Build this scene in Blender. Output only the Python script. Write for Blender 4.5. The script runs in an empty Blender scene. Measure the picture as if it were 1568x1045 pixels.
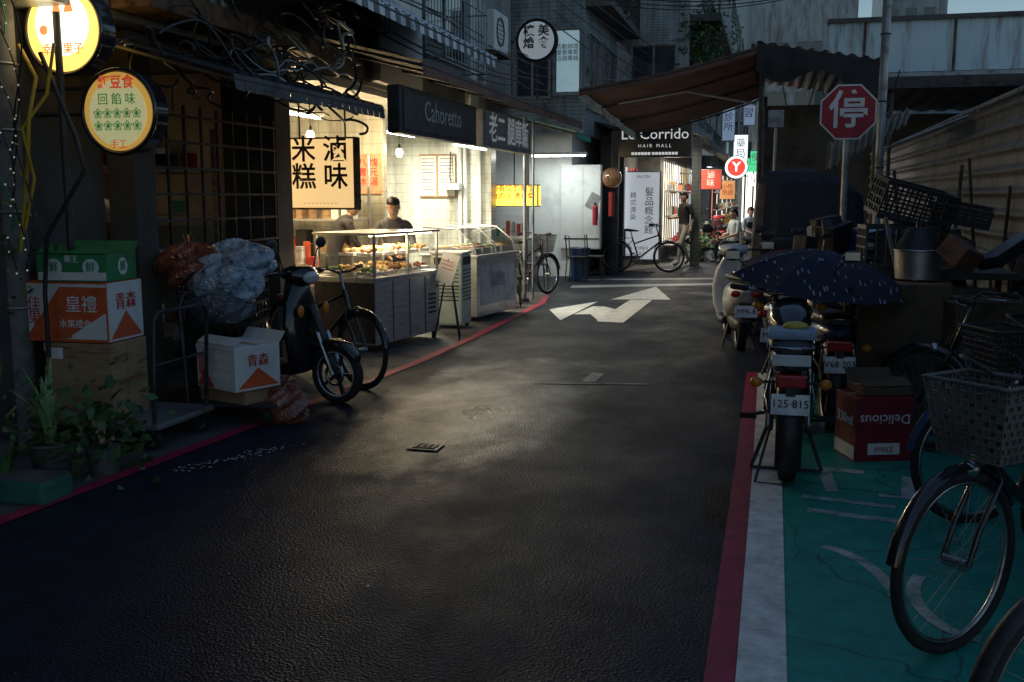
import bpy, math, random, bmesh
from mathutils import Vector, Matrix, Euler
random.seed(7)
R=random.uniform
PI=math.pi
sc=bpy.context.scene
sc.view_settings.view_transform='Standard'; sc.view_settings.look='None'; sc.view_settings.exposure=0
p=math.atan(222.5/1524); a=math.atan(398/1524)
# ------------------------------------------------------------ materials
_m={}
def M(name,col=(.5,.5,.5),rough=.6,metal=0,var=.25,scale=6,bump=0,emis=None,es=0,dirt=None,coat=0,aniso=(1,1,1),fine=60):
    if name in _m: return _m[name]
    m=bpy.data.materials.new(name); m.use_nodes=True; nt=m.node_tree; N=nt.nodes; L=nt.links
    b=N['Principled BSDF']; b.inputs['Metallic'].default_value=metal
    b.inputs['Coat Weight'].default_value=coat
    tc=N.new('ShaderNodeTexCoord'); mp=N.new('ShaderNodeMapping'); mp.inputs['Scale'].default_value=aniso
    L.new(tc.outputs['Object'],mp.inputs[0])
    n=N.new('ShaderNodeTexNoise'); n.inputs['Scale'].default_value=scale; n.inputs['Detail'].default_value=4; n.inputs['Roughness'].default_value=.65
    L.new(mp.outputs[0],n.inputs['Vector'])
    cr=N.new('ShaderNodeValToRGB'); e=cr.color_ramp.elements
    d=dirt if dirt else tuple(c*(1-var*1.6) for c in col)
    e[0].position=.3; e[0].color=(*[max(c,0) for c in d],1); e[1].position=.68; e[1].color=(*[min(c*(1+var*.5),1) for c in col],1)
    mid=e.new(.48); mid.color=(*col,1)
    L.new(n.outputs[0],cr.inputs[0]); L.new(cr.outputs[0],b.inputs['Base Color'])
    mr=N.new('ShaderNodeMapRange'); mr.inputs[3].default_value=min(rough*1.3,1); mr.inputs[4].default_value=rough*.75
    L.new(n.outputs[0],mr.inputs[0]); L.new(mr.outputs[0],b.inputs['Roughness'])
    if bump>.1:
        n2=N.new('ShaderNodeTexNoise'); n2.inputs['Scale'].default_value=fine; n2.inputs['Detail'].default_value=2
        L.new(mp.outputs[0],n2.inputs['Vector'])
        bp=N.new('ShaderNodeBump'); bp.inputs['Strength'].default_value=bump; bp.inputs['Distance'].default_value=.01
        L.new(n2.outputs[0],bp.inputs['Height']); L.new(bp.outputs[0],b.inputs['Normal'])
    if emis:
        b.inputs['Emission Color'].default_value=(*emis,1); b.inputs['Emission Strength'].default_value=es
    _m[name]=m; return m
def glass(name,tint=(1,1,1),refl=.08,rough=.03):
    if name in _m: return _m[name]
    m=bpy.data.materials.new(name); m.use_nodes=True; nt=m.node_tree; N=nt.nodes; L=nt.links
    N.remove(N['Principled BSDF']); t=N.new('ShaderNodeBsdfTransparent'); t.inputs[0].default_value=(*tint,1)
    g=N.new('ShaderNodeBsdfGlossy'); g.inputs['Roughness'].default_value=rough
    lw=N.new('ShaderNodeLayerWeight'); lw.inputs[0].default_value=.3
    ad=N.new('ShaderNodeMath'); ad.operation='MULTIPLY_ADD'; ad.inputs[1].default_value=.5; ad.inputs[2].default_value=refl; ad.use_clamp=True
    L.new(lw.outputs['Fresnel'],ad.inputs[0])
    mx=N.new('ShaderNodeMixShader'); L.new(ad.outputs[0],mx.inputs[0]); L.new(t.outputs[0],mx.inputs[1]); L.new(g.outputs[0],mx.inputs[2])
    L.new(mx.outputs[0],N['Material Output'].inputs[0]); _m[name]=m; return m
def road_mat():
    m=bpy.data.materials.new('wet_asphalt'); m.use_nodes=True; nt=m.node_tree; N=nt.nodes; L=nt.links; b=N['Principled BSDF']
    tc=N.new('ShaderNodeTexCoord')
    def noise(s,d=4,r=.6,sc_=(1,1,1)):
        mp=N.new('ShaderNodeMapping'); mp.inputs['Scale'].default_value=sc_; L.new(tc.outputs['Object'],mp.inputs[0])
        n=N.new('ShaderNodeTexNoise'); n.inputs['Scale'].default_value=s; n.inputs['Detail'].default_value=d; n.inputs['Roughness'].default_value=r; L.new(mp.outputs[0],n.inputs['Vector']); return n
    def spot(cx,cy,sx,sy,lo,hi,v0,v1,nz):
        q=N.new('ShaderNodeVectorMath'); q.operation='SUBTRACT'; q.inputs[1].default_value=(cx,cy,0); L.new(tc.outputs['Object'],q.inputs[0])
        q2=N.new('ShaderNodeVectorMath'); q2.operation='MULTIPLY'; q2.inputs[1].default_value=(sx,sy,0); L.new(q.outputs[0],q2.inputs[0])
        ln=N.new('ShaderNodeVectorMath'); ln.operation='LENGTH'; L.new(q2.outputs[0],ln.inputs[0])
        l2=N.new('ShaderNodeMath'); l2.operation='ADD'; L.new(ln.outputs['Value'],l2.inputs[0]); L.new(nz.outputs[0],l2.inputs[1])
        st=N.new('ShaderNodeMapRange'); st.inputs[1].default_value=lo; st.inputs[2].default_value=hi; st.inputs[3].default_value=v0; st.inputs[4].default_value=v1; L.new(l2.outputs[0],st.inputs[0]); return st
    big=noise(1.1,6,.68,(1,.7,1)); mid=noise(4,4,.6); fine=noise(150,2,.5)
    vo=N.new('ShaderNodeTexVoronoi'); vo.inputs['Scale'].default_value=85; L.new(tc.outputs['Object'],vo.inputs['Vector'])
    cr=N.new('ShaderNodeValToRGB'); e=cr.color_ramp.elements; e[0].position=.3; e[0].color=(.007,.0100,.017,1); e[1].position=.75; e[1].color=(.018,.025,.040,1)
    L.new(mid.outputs[0],cr.inputs[0])
    sp=N.new('ShaderNodeValToRGB'); e=sp.color_ramp.elements; e[0].position=.58; e[0].color=(0,0,0,1); e[1].position=.76; e[1].color=(1,1,1,1)
    L.new(fine.outputs[0],sp.inputs[0])
    mx=N.new('ShaderNodeMixRGB'); mx.blend_type='ADD'; mx.inputs[2].default_value=(.06,.074,.095,1)
    L.new(sp.outputs[0],mx.inputs[0]); L.new(cr.outputs[0],mx.inputs[1])
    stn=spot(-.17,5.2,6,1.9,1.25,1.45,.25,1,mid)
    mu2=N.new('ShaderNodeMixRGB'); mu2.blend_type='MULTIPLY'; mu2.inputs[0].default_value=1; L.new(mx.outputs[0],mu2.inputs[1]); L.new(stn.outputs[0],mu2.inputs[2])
    L.new(mu2.outputs[0],b.inputs['Base Color'])
    rr=N.new('ShaderNodeMapRange'); rr.inputs[1].default_value=.35; rr.inputs[2].default_value=.65; rr.inputs[3].default_value=.36; rr.inputs[4].default_value=.6
    L.new(big.outputs[0],rr.inputs[0])
    ma=N.new('ShaderNodeMath'); ma.operation='MULTIPLY_ADD'; ma.inputs[1].default_value=.1; L.new(mid.outputs[0],ma.inputs[0]); L.new(rr.outputs[0],ma.inputs[2])
    wet=spot(-2.15,7.3,.95,.36,.5,1.35,.22,0,big)   # wet sheen zone put in front of the shop: smoother, more specular
    sb=N.new('ShaderNodeMath'); sb.operation='SUBTRACT'; L.new(ma.outputs[0],sb.inputs[0]); L.new(wet.outputs[0],sb.inputs[1]); L.new(sb.outputs[0],b.inputs['Roughness'])
    spw=spot(-2.15,7.3,.95,.36,.5,1.35,.9,.1,big); L.new(spw.outputs[0],b.inputs['Specular IOR Level'])
    b1=N.new('ShaderNodeBump'); b1.inputs['Strength'].default_value=.8; b1.inputs['Distance'].default_value=.005; L.new(vo.outputs['Distance'],b1.inputs['Height'])
    L.new(b1.outputs[0],b.inputs['Normal']); return m
def paint_mat(name,col,wear=.5,under=(.04,.042,.048),rough=.45,blocks=False):
    m=bpy.data.materials.new(name); m.use_nodes=True; nt=m.node_tree; N=nt.nodes; L=nt.links; b=N['Principled BSDF']
    tc=N.new('ShaderNodeTexCoord'); n=N.new('ShaderNodeTexNoise'); n.inputs['Scale'].default_value=7; n.inputs['Detail'].default_value=9; n.inputs['Roughness'].default_value=.78; L.new(tc.outputs['Object'],n.inputs['Vector'])
    cr=N.new('ShaderNodeValToRGB'); e=cr.color_ramp.elements; e[0].position=wear-.1; e[0].color=(*under,1); e[1].position=wear-.03; e[1].color=(*[c*.6 for c in col],1)
    x=e.new(.62); x.color=(*col,1)
    L.new(n.outputs[0],cr.inputs[0]); out=cr.outputs[0]
    if blocks:
        v2=N.new('ShaderNodeTexVoronoi'); v2.feature='DISTANCE_TO_EDGE'; v2.inputs['Scale'].default_value=1.1
        wr=N.new('ShaderNodeTexNoise'); wr.inputs['Scale'].default_value=3; L.new(tc.outputs['Object'],wr.inputs['Vector']); ad=N.new('ShaderNodeMixRGB'); ad.blend_type='ADD'; ad.inputs[0].default_value=.25; L.new(tc.outputs['Object'],ad.inputs[1]); L.new(wr.outputs['Color'],ad.inputs[2]); L.new(ad.outputs[0],v2.inputs['Vector'])
        ck=N.new('ShaderNodeMapRange'); ck.inputs[1].default_value=.002; ck.inputs[2].default_value=.008; ck.inputs[3].default_value=.45; ck.inputs[4].default_value=1; L.new(v2.outputs['Distance'],ck.inputs[0])
        mu=N.new('ShaderNodeMixRGB'); mu.blend_type='MULTIPLY'; mu.inputs[0].default_value=1; L.new(out,mu.inputs[1]); L.new(ck.outputs[0],mu.inputs[2]); out=mu.outputs[0]
    L.new(out,b.inputs['Base Color'])
    b.inputs['Roughness'].default_value=rough; b.inputs['Specular IOR Level'].default_value=.3
    v=N.new('ShaderNodeTexNoise'); v.inputs['Scale'].default_value=110; L.new(tc.outputs['Object'],v.inputs['Vector'])
    bp=N.new('ShaderNodeBump'); bp.inputs['Strength'].default_value=.4; bp.inputs['Distance'].default_value=.005; L.new(v.outputs[0],bp.inputs['Height']); L.new(bp.outputs[0],b.inputs['Normal'])
    return m
def tile_mat(name,c1,c2,mortar,sx,scale=1,rough=.4,axis='Y'):
    m=bpy.data.materials.new(name); m.use_nodes=True; nt=m.node_tree; N=nt.nodes; L=nt.links; b=N['Principled BSDF']
    tc=N.new('ShaderNodeTexCoord'); se=N.new('ShaderNodeSeparateXYZ'); co=N.new('ShaderNodeCombineXYZ'); L.new(tc.outputs['Object'],se.inputs[0])
    ad=N.new('ShaderNodeMath'); L.new(se.outputs[0],ad.inputs[0]); L.new(se.outputs[1],ad.inputs[1]); L.new(ad.outputs[0],co.inputs[0]); L.new(se.outputs[2],co.inputs[1])
    br=N.new('ShaderNodeTexBrick'); L.new(co.outputs[0],br.inputs[0]); br.inputs['Color1'].default_value=(*c1,1); br.inputs['Color2'].default_value=(*c2,1); br.inputs['Mortar'].default_value=(*mortar,1)
    br.inputs['Scale'].default_value=scale; br.inputs['Brick Width'].default_value=sx; br.inputs['Row Height'].default_value=sx*.5; br.inputs['Mortar Size'].default_value=.006; br.offset=.0
    n=N.new('ShaderNodeTexNoise'); n.inputs['Scale'].default_value=1.6; n.inputs['Detail'].default_value=7; n.inputs['Roughness'].default_value=.7; 
    mp=N.new('ShaderNodeMapping'); mp.inputs['Scale'].default_value=(1.6,1.6,.4); L.new(tc.outputs['Object'],mp.inputs[0]); L.new(mp.outputs[0],n.inputs['Vector'])
    cr=N.new('ShaderNodeValToRGB'); e=cr.color_ramp.elements; e[0].position=.35; e[0].color=(.3,.28,.25,1); e[1].position=.6; e[1].color=(1,1,1,1); L.new(n.outputs[0],cr.inputs[0])
    mx=N.new('ShaderNodeMixRGB'); mx.blend_type='MULTIPLY'; mx.inputs[0].default_value=.85; L.new(br.outputs[0],mx.inputs[1]); L.new(cr.outputs[0],mx.inputs[2]); L.new(mx.outputs[0],b.inputs['Base Color'])
    b.inputs['Roughness'].default_value=rough
    return m
def streak_mat(name,base,rust,rough=.7,lo=.45,hi=.7):
    m=bpy.data.materials.new(name); m.use_nodes=True; nt=m.node_tree; N=nt.nodes; L=nt.links; b=N['Principled BSDF']
    tc=N.new('ShaderNodeTexCoord'); mp=N.new('ShaderNodeMapping'); mp.inputs['Scale'].default_value=(2.5,2.5,.25); L.new(tc.outputs['Object'],mp.inputs[0])
    n=N.new('ShaderNodeTexNoise'); n.inputs['Scale'].default_value=1.5; n.inputs['Detail'].default_value=9; n.inputs['Roughness'].default_value=.72; L.new(mp.outputs[0],n.inputs['Vector'])
    cr=N.new('ShaderNodeValToRGB'); e=cr.color_ramp.elements; e[0].position=lo; e[0].color=(*base,1); e[1].position=hi; e[1].color=(*rust,1); L.new(n.outputs[0],cr.inputs[0])
    L.new(cr.outputs[0],b.inputs['Base Color']); b.inputs['Roughness'].default_value=rough
    return m
def dash_mat():
    m=bpy.data.materials.new('umbrella_fabric'); m.use_nodes=True; nt=m.node_tree; N=nt.nodes; L=nt.links; b=N['Principled BSDF']
    tc=N.new('ShaderNodeTexCoord'); v=N.new('ShaderNodeTexVoronoi'); v.inputs['Scale'].default_value=14; 
    mp=N.new('ShaderNodeMapping'); mp.inputs['Scale'].default_value=(2.4,.6,0); mp.inputs['Rotation'].default_value=(0,0,.7); L.new(tc.outputs['Object'],mp.inputs[0]); L.new(mp.outputs[0],v.inputs['Vector'])
    cr=N.new('ShaderNodeValToRGB'); cr.color_ramp.interpolation='CONSTANT'; e=cr.color_ramp.elements; e[0].color=(.3,.33,.38,1); e[1].position=.18; e[1].color=(.012,.017,.038,1)
    L.new(v.outputs['Distance'],cr.inputs[0]); L.new(cr.outputs[0],b.inputs['Base Color']); b.inputs['Roughness'].default_value=.7; b.inputs['Specular IOR Level'].default_value=.3
    return m
asph=road_mat()
white_p=paint_mat('road_paint_white',(.78,.8,.8),.42)
white_k=paint_mat('kerb_paint_white',(.88,.88,.83),.41,rough=.6)
red_p=paint_mat('kerb_paint_red',(.42,.025,.07),.43,rough=.5)
green_p=paint_mat('lane_paint_green',(.008,.33,.26),.36,under=(.01,.19,.155),rough=.5,blocks=True)
faint_p=paint_mat('worn_paint',(.15,.16,.17),.5)
conc=M('concrete_dark',(.09,.09,.088),.7,var=.5,scale=2.5,bump=.4)
black=M('black_plastic',(.018,.018,.02),.42,var=.3)
rubber=M('rubber',(.016,.016,.016),.8)
blackp=M('black_gloss_paint',(.012,.013,.016),.18,coat=.6)
greyp=M('grey_paint_vehicle',(.22,.24,.26),.3,coat=.4)
whitev=M('white_vehicle_paint',(.6,.62,.63),.25,coat=.5)
bluep=M('blue_vehicle_paint',(.02,.05,.14),.25,coat=.5)
chrome=M('chrome',(.4,.41,.42),.28,1,var=.4,scale=9)
steel=M('stainless_steel',(.6,.61,.62),.38,.7,var=.25,scale=3,aniso=(1,1,8))
galv=M('galvanised',(.3,.32,.34),.5,.7,var=.4,scale=4)
dmetal=M('dark_metal',(.045,.045,.048),.5,.4,var=.5)
rustm=M('rusty_metal',(.12,.07,.045),.75,.2,var=.6)
dwall=M('dark_wall',(.06,.058,.056),.8,var=.5,scale=1.5)
brownc=M('brown_canvas',(.14,.07,.05),.8,var=.4,scale=2)
darkc=M('dark_canvas',(.03,.028,.03),.8,var=.4,scale=2)
wood=M('wood_box',(.34,.21,.11),.65,var=.4,scale=3,aniso=(1,1,6))
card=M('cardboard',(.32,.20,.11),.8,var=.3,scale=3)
cardd=M('cardboard_dark',(.10,.066,.042),.85,var=.5,scale=3)  # darker brown tone of the cardboard
cardw=M('white_carton',(.66,.66,.63),.6,var=.15,scale=3)
orange=M('orange_print',(.62,.10,.03),.6,var=.2)
greenpr=M('green_print',(.03,.2,.07),.6,var=.25)
redpr=M('red_print',(.40,.02,.035),.5,var=.25)
inkw=M('white_ink',(.8,.8,.78),.6,var=.1)
inkb=M('black_ink',(.012,.012,.012),.6,var=.1)
inkr=M('red_ink',(.5,.03,.03),.6,var=.1)
inkg=M('green_ink',(.02,.25,.12),.6,var=.1)
whitew=M('white_wall',(.66,.69,.69),.6,var=.18,scale=1.5)
cream=M('cream_wall',(.5,.44,.33),.6,var=.3,scale=2)
clr=glass('clear_glass')
dglass=M('window_glass_dark',(.03,.04,.05),.08,var=.2,coat=1)
plastic_bag=M('plastic_bag_clear',(.26,.33,.42),.2,var=.62,scale=14,bump=.6,coat=.6,fine=22)
plastic_bag2=M('plastic_bag_red',(.22,.07,.045),.25,var=.62,scale=20,bump=.6,coat=.5,fine=22)
skin=M('skin',(.46,.28,.2),.5,var=.1)
hairm=M('hair',(.012,.01,.009),.5,var=.3)
leafm=M('leaf',(.05,.12,.03),.5,var=.5,scale=8)
leafd=M('leaf_dark',(.03,.08,.025),.5,var=.5,scale=8)
terr=M('plant_pot_dark',(.08,.09,.085),.6)
potg=M('green_planter',(.03,.13,.09),.5,var=.5)
# ------------------------------------------------------------ mesh builder
class MB:
    def __init__(s,name,loc=(0,0,0),rz=0,rot=None,parent=None):
        s.name=name; s.v=[]; s.f=[]; s.mi=[]; s.sm=[]; s.mats=[]; s.loc=loc; s.rot=rot or (0,0,rz); s.parent=parent; s.texts=[]
    def _m(s,m):
        if m not in s.mats: s.mats.append(m)
        return s.mats.index(m)
    def add(s,vs,fs,m,smooth=False):
        o=len(s.v); k=s._m(m); s.v+= [tuple(x) for x in vs]
        for f in fs: s.f.append([i+o for i in f]); s.mi.append(k); s.sm.append(smooth)
    def box(s,c,d,m,rot=(0,0,0),bev=0):
        hx,hy,hz=[x/2 for x in d]; Rm=Euler(rot).to_matrix(); c=Vector(c)
        if bev:
            bm=bmesh.new(); bmesh.ops.create_cube(bm,size=1)
            for v in bm.verts: v.co=Vector((v.co.x*d[0],v.co.y*d[1],v.co.z*d[2]))
            bmesh.ops.bevel(bm,geom=bm.edges[:],offset=bev,segments=2,affect='EDGES',profile=.6)
            bm.verts.index_update(); s.add([c+Rm@v.co for v in bm.verts],[[v.index for v in f.verts] for f in bm.faces],m,False); bm.free(); return
        vs=[c+Rm@Vector((x*hx,y*hy,z*hz)) for x in(-1,1) for y in(-1,1) for z in(-1,1)]
        s.add(vs,[(0,1,3,2),(4,6,7,5),(0,4,5,1),(2,3,7,6),(0,2,6,4),(1,5,7,3)],m)
    def b2(s,x0,x1,y0,y1,z0,z1,m,bev=0): s.box(((x0+x1)/2,(y0+y1)/2,(z0+z1)/2),(abs(x1-x0),abs(y1-y0),abs(z1-z0)),m,bev=bev)
    def cyl(s,p1,p2,r1,m,r2=None,n=14,cap=True):
        r2=r1 if r2 is None else r2; p1=Vector(p1); p2=Vector(p2); d=(p2-p1).normalized()
        u=d.orthogonal().normalized(); w=d.cross(u); vs=[]
        for P,r in((p1,r1),(p2,r2)):
            for i in range(n):
                t=2*PI*i/n; vs.append(P+u*math.cos(t)*r+w*math.sin(t)*r)
        s.add(vs,[(i,(i+1)%n,n+(i+1)%n,n+i) for i in range(n)],m,True)
        if cap: s.add(vs,[tuple(range(n-1,-1,-1)),tuple(range(n,2*n))],m)
    def tube(s,pts,r,m,n=8,closed=False,cap=True):
        pts=[Vector(q) for q in pts]; k=len(pts); rs=r if isinstance(r,(list,tuple)) else [r]*k
        u=None; vs=[]
        for i,P in enumerate(pts):
            if closed: d=(pts[(i+1)%k]-pts[i-1]).normalized()
            else: d=(pts[min(i+1,k-1)]-pts[max(i-1,0)]).normalized()
            if u is None: u=d.orthogonal().normalized()
            else:
                u=(u-d*u.dot(d)); u=u.normalized() if u.length>1e-6 else d.orthogonal().normalized()
            w=d.cross(u)
            for j in range(n):
                t=2*PI*j/n; vs.append(P+(u*math.cos(t)+w*math.sin(t))*rs[i])
        fs=[]
        for i in range(k if closed else k-1):
            for j in range(n):
                i2=(i+1)%k; fs.append((i*n+j,i*n+(j+1)%n,i2*n+(j+1)%n,i2*n+j))
        s.add(vs,fs,m,True)
        if not closed and cap: s.add(vs,[tuple(range(n-1,-1,-1)),tuple(range((k-1)*n,k*n))],m)
    def ring(s,c,ax,Rr,r,m,n=32,k=8):
        ax=Vector(ax).normalized(); u=ax.orthogonal().normalized(); w=ax.cross(u); c=Vector(c)
        s.tube([c+(u*math.cos(2*PI*i/n)+w*math.sin(2*PI*i/n))*Rr for i in range(n)],r,m,n=k,closed=True)
    def sph(s,c,r,m,n=16,k=10,rot=(0,0,0),jit=0):
        if not isinstance(r,(tuple,list)): r=(r,r,r)
        Rm=Euler(rot).to_matrix(); c=Vector(c); vs=[]
        for i in range(k+1):
            ph=PI*i/k
            for j in range(n):
                t=2*PI*j/n; q=1+(R(-jit,jit) if jit else 0)
                vs.append(c+Rm@Vector((math.sin(ph)*math.cos(t)*r[0]*q,math.sin(ph)*math.sin(t)*r[1]*q,math.cos(ph)*r[2]*q)))
        s.add(vs,[(i*n+j,(i+1)*n+j,(i+1)*n+(j+1)%n,i*n+(j+1)%n) for i in range(k) for j in range(n)],m,True)
    def poly(s,pts,m): s.add(pts,[tuple(range(len(pts)))],m)
    def prism(s,pts,vec,m,smooth=False):
        n=len(pts); v=Vector(vec); P=[Vector(q) for q in pts]; vs=P+[q+v for q in P]
        s.add(vs,[tuple(range(n-1,-1,-1)),tuple(range(n,2*n))],m); s.add(vs,[(i,(i+1)%n,n+(i+1)%n,n+i) for i in range(n)],m,smooth)
    def loft(s,rings,m,cap=True,smooth=True):
        n=len(rings[0]); vs=[q for r in rings for q in r]; k=len(rings)
        s.add(vs,[(i*n+j,i*n+(j+1)%n,(i+1)*n+(j+1)%n,(i+1)*n+j) for i in range(k-1) for j in range(n)],m,smooth)
        if cap: s.add(vs,[tuple(range(n-1,-1,-1)),tuple(range((k-1)*n,k*n))],m)
    def hull(s,secs,m,n=14):
        rings=[]
        for (y,z,w,h) in secs:
            r=[]
            for j in range(n):
                t=2*PI*j/n; cx,cz=math.cos(t),math.sin(t); e=.75
                r.append(Vector((math.copysign(abs(cx)**e,cx)*w,y,z+math.copysign(abs(cz)**e,cz)*h)))
            rings.append(r)
        s.loft(rings,m)
    def sheet(s,fn,nu,nv,m,smooth=True):
        vs=[fn(i/nu,j/nv) for i in range(nu+1) for j in range(nv+1)]
        s.add(vs,[(i*(nv+1)+j,(i+1)*(nv+1)+j,(i+1)*(nv+1)+j+1,i*(nv+1)+j+1) for i in range(nu) for j in range(nv)],m,smooth)
    def text(s,body,loc,size,mat,rz=0,rot=None,al='CENTER',off=.0,sp=1.0,name='lettering'):
        s.texts.append((body,loc,size,mat,rot or (PI/2,0,rz),al,off,sp,name))
    def done(s):
        me=bpy.data.meshes.new(s.name); me.from_pydata(s.v,[],s.f)
        for m in s.mats: me.materials.append(m)
        me.polygons.foreach_set('material_index',s.mi); me.polygons.foreach_set('use_smooth',s.sm); me.update()
        o=bpy.data.objects.new(s.name,me); sc.collection.objects.link(o); o.location=s.loc; o.rotation_euler=s.rot
        if s.parent: o.parent=s.parent
        for (body,loc,size,mat,rot,al,off,sp,name) in s.texts:
            c=bpy.data.curves.new(name,'FONT'); c.body=body; c.size=size; c.align_x=al; c.align_y='CENTER'; c.extrude=.0015; c.offset=off; c.space_line=sp; c.resolution_u=2
            c.materials.append(mat); t=bpy.data.objects.new('tmp',c); sc.collection.objects.link(t); TX.append((t,name,o,loc,rot,mat))
        return o
TX=[]
def finish_text():
    bpy.context.view_layer.update(); dg=bpy.context.evaluated_depsgraph_get()
    for t,name,par,loc,rot,mat in TX:
        me=bpy.data.meshes.new_from_object(t.evaluated_get(dg)); 
        if not me.materials: me.materials.append(mat)
        o=bpy.data.objects.new(name,me); sc.collection.objects.link(o); o.parent=par; o.location=loc; o.rotation_euler=rot
        cu=t.data; bpy.data.objects.remove(t); bpy.data.curves.remove(cu)
def lamp(kind,loc,energy,col,size=.3,sy=None,rot=(0,0,0),name='lamp_light'):
    l=bpy.data.lights.new(name,kind); l.energy=energy; l.color=col
    if kind=='AREA':
        l.size=size
        if sy: l.shape='RECTANGLE'; l.size_y=sy
    else: l.shadow_soft_size=size
    o=bpy.data.objects.new(name,l); sc.collection.objects.link(o); o.location=loc; o.rotation_euler=rot; return o
# ------------------------------------------------------------ ground, road, markings
g=MB('ground'); g.poly([(-200,-100,0),(200,-100,0),(200,300,0),(-200,300,0)],conc); g.done()
r=MB('road')
z=.004
r.poly([(-3.75,-12,z),(.1,-12,z),(.1,9.2,z),(2.0,9.6,z),(2.0,60,z),(-1.9,60,z),(-1.9,24,z),(-3.2,21,z),(-4.2,19.2,z),(-12,19.2,z),(-12,16.2,z),(-3.6,16.2,z),(-3.3,14.5,z),(-3.26,10.6,z),(-3.29,8.8,z),(-3.65,4,z)],asph); r.done()
def strip(mb,pts,w0,w1,z,m):
    for (x1,y1),(x2,y2) in zip(pts,pts[1:]):
        mb.poly([(x1+w0,y1,z),(x1+w1,y1,z),(x2+w1,y2,z),(x2+w0,y2,z)],m)
k=MB('kerb_line_red'); strip(k,[(-3.75,-3),(-3.65,3.95),(-3.47,6.3),(-3.29,8.8),(-3.26,10.6),(-3.32,14.5),(-3.5,15.6)],-.05,.05,.010,red_p)
k.done()
k=MB('kerb_line_red'); strip(k,[(-.12,-4),(-.12,6),(-.14,9.2)],-.05,.05,.010,red_p); k.done()
k=MB('edge_line_white'); strip(k,[(.015,-4),(.015,6),(-.005,9.15)],-.083,.083,.012,white_k); k.done()
k=MB('cycle_parking_surface'); k.poly([(.099,-4,.008),(1.75,-4,.008),(1.75,8.8,.008),(.085,8.8,.008)],green_p); k.done()
def stroke(mb,pts,w,z,m):
    P=[Vector((x,y,0)) for x,y in pts]; L=[];Rr=[]
    for i,q in enumerate(P):
        d=(P[min(i+1,len(P)-1)]-P[max(i-1,0)]).normalized(); ww=w[i] if isinstance(w,list) else w; n=Vector((-d.y,d.x,0))*ww/2
        L.append(q+n); Rr.append(q-n)
    for i in range(len(P)-1):
        mb.poly([(Rr[i].x,Rr[i].y,z),(Rr[i+1].x,Rr[i+1].y,z),(L[i+1].x,L[i+1].y,z),(L[i].x,L[i].y,z)],m)
k=MB('turn_arrow_marking'); z=.009
k.poly([(-2.15,12.5,z),(-1.8,12.45,z),(-1.77,15.45,z),(-2.1,15.42,z)],white_p)
k.poly([(-2.4,15.25,z),(-1.5,15.46,z),(-1.97,17.6,z)],white_p)
k.poly([(-2.15,12.62,z),(-2.11,13.9,z),(-2.32,14.22,z),(-2.5,14.22,z),(-2.58,13.18,z),(-2.36,13.25,z)],white_p)
k.poly([(-3.03,13.68,z),(-2.62,12.5,z),(-2.54,14.9,z)],white_p)
k.done()
k=MB('stop_line_marking'); ww_=paint_mat('worn_white',(.42,.44,.45),.44); k.poly([(-3.4,17.0,.009),(-.8,18.3,.009),(-.8,18.75,.009),(-3.45,17.5,.009)],ww_); k.poly([(-3.5,18.6,.009),(-.8,19.6,.009),(-.8,19.9,.009),(-3.55,18.9,.009)],ww_); k.done()
k=MB('lane_marking_worn'); stroke(k,[(-1.95,8.18),(-1.0,8.38)],.05,.009,faint_p); stroke(k,[(-1.5,8.35),(-1.49,8.8)],.12,.009,faint_p); k.done()
wk2=paint_mat('cycle_paint_white',(.5,.58,.54),.50,under=(.01,.28,.22),rough=.6)
k=MB('cycle_symbol_marking'); z=.0095
ell=lambda cx,cy,rx,ry,t0,t1,n=18:[(cx+rx*math.cos(t0+(t1-t0)*i/n),cy+ry*math.sin(t0+(t1-t0)*i/n)) for i in range(n+1)]
for pts,w in [(ell(.2,4.0,.33,.62,1.35,.1),.055),([(.22,5.14),(.66,5.06)],.07),([(.2,5.38),(.66,5.30)],.06),([(.30,5.98),(.56,5.94)],.075),([(.34,5.95),(.36,5.50)],.07),([(.60,5.50),(.74,5.48),(.80,5.9)],.07),(ell(.80,4.08,.2,.36,2.4,4.6),.055)]:
    stroke(k,pts,w,z,wk2); z+=.0003
k.done()
k=MB('utility_cover'); k.box((-2.1,5.86,.008),(.2,.16,.012),dmetal,bev=.003); k.box((-2.1,5.86,.015),(.15,.11,.004),rustm); 
for i in range(4): k.box((-2.16+i*.04,5.86,.018),(.012,.09,.003),dmetal)
k.done()
lit=M('litter',(.5,.52,.48),.6)
k=MB('road_litter')
for i in range(90):
    t=R(0,1)**1.5; x,y=-3.3+.35*t+R(-.05,.05)*(1+t),5.0+.7*t+R(-.08,.08); s=R(.003,.012)
    k.poly([(x+s*math.cos(t),y+s*R(.6,1.6)*math.sin(t),.012) for t in (0,1.4,2.6,3.9,5.1)],lit)
for i in range(40):
    x,y=R(-3.2,-.3),R(3.4,9); s=R(.003,.007)
    k.poly([(x+s*math.cos(t),y+s*R(.6,1.6)*math.sin(t),.012) for t in (0,1.4,2.6,3.9,5.1)],random.choice([lit,leafm,greenpr]))
k.done()
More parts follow.
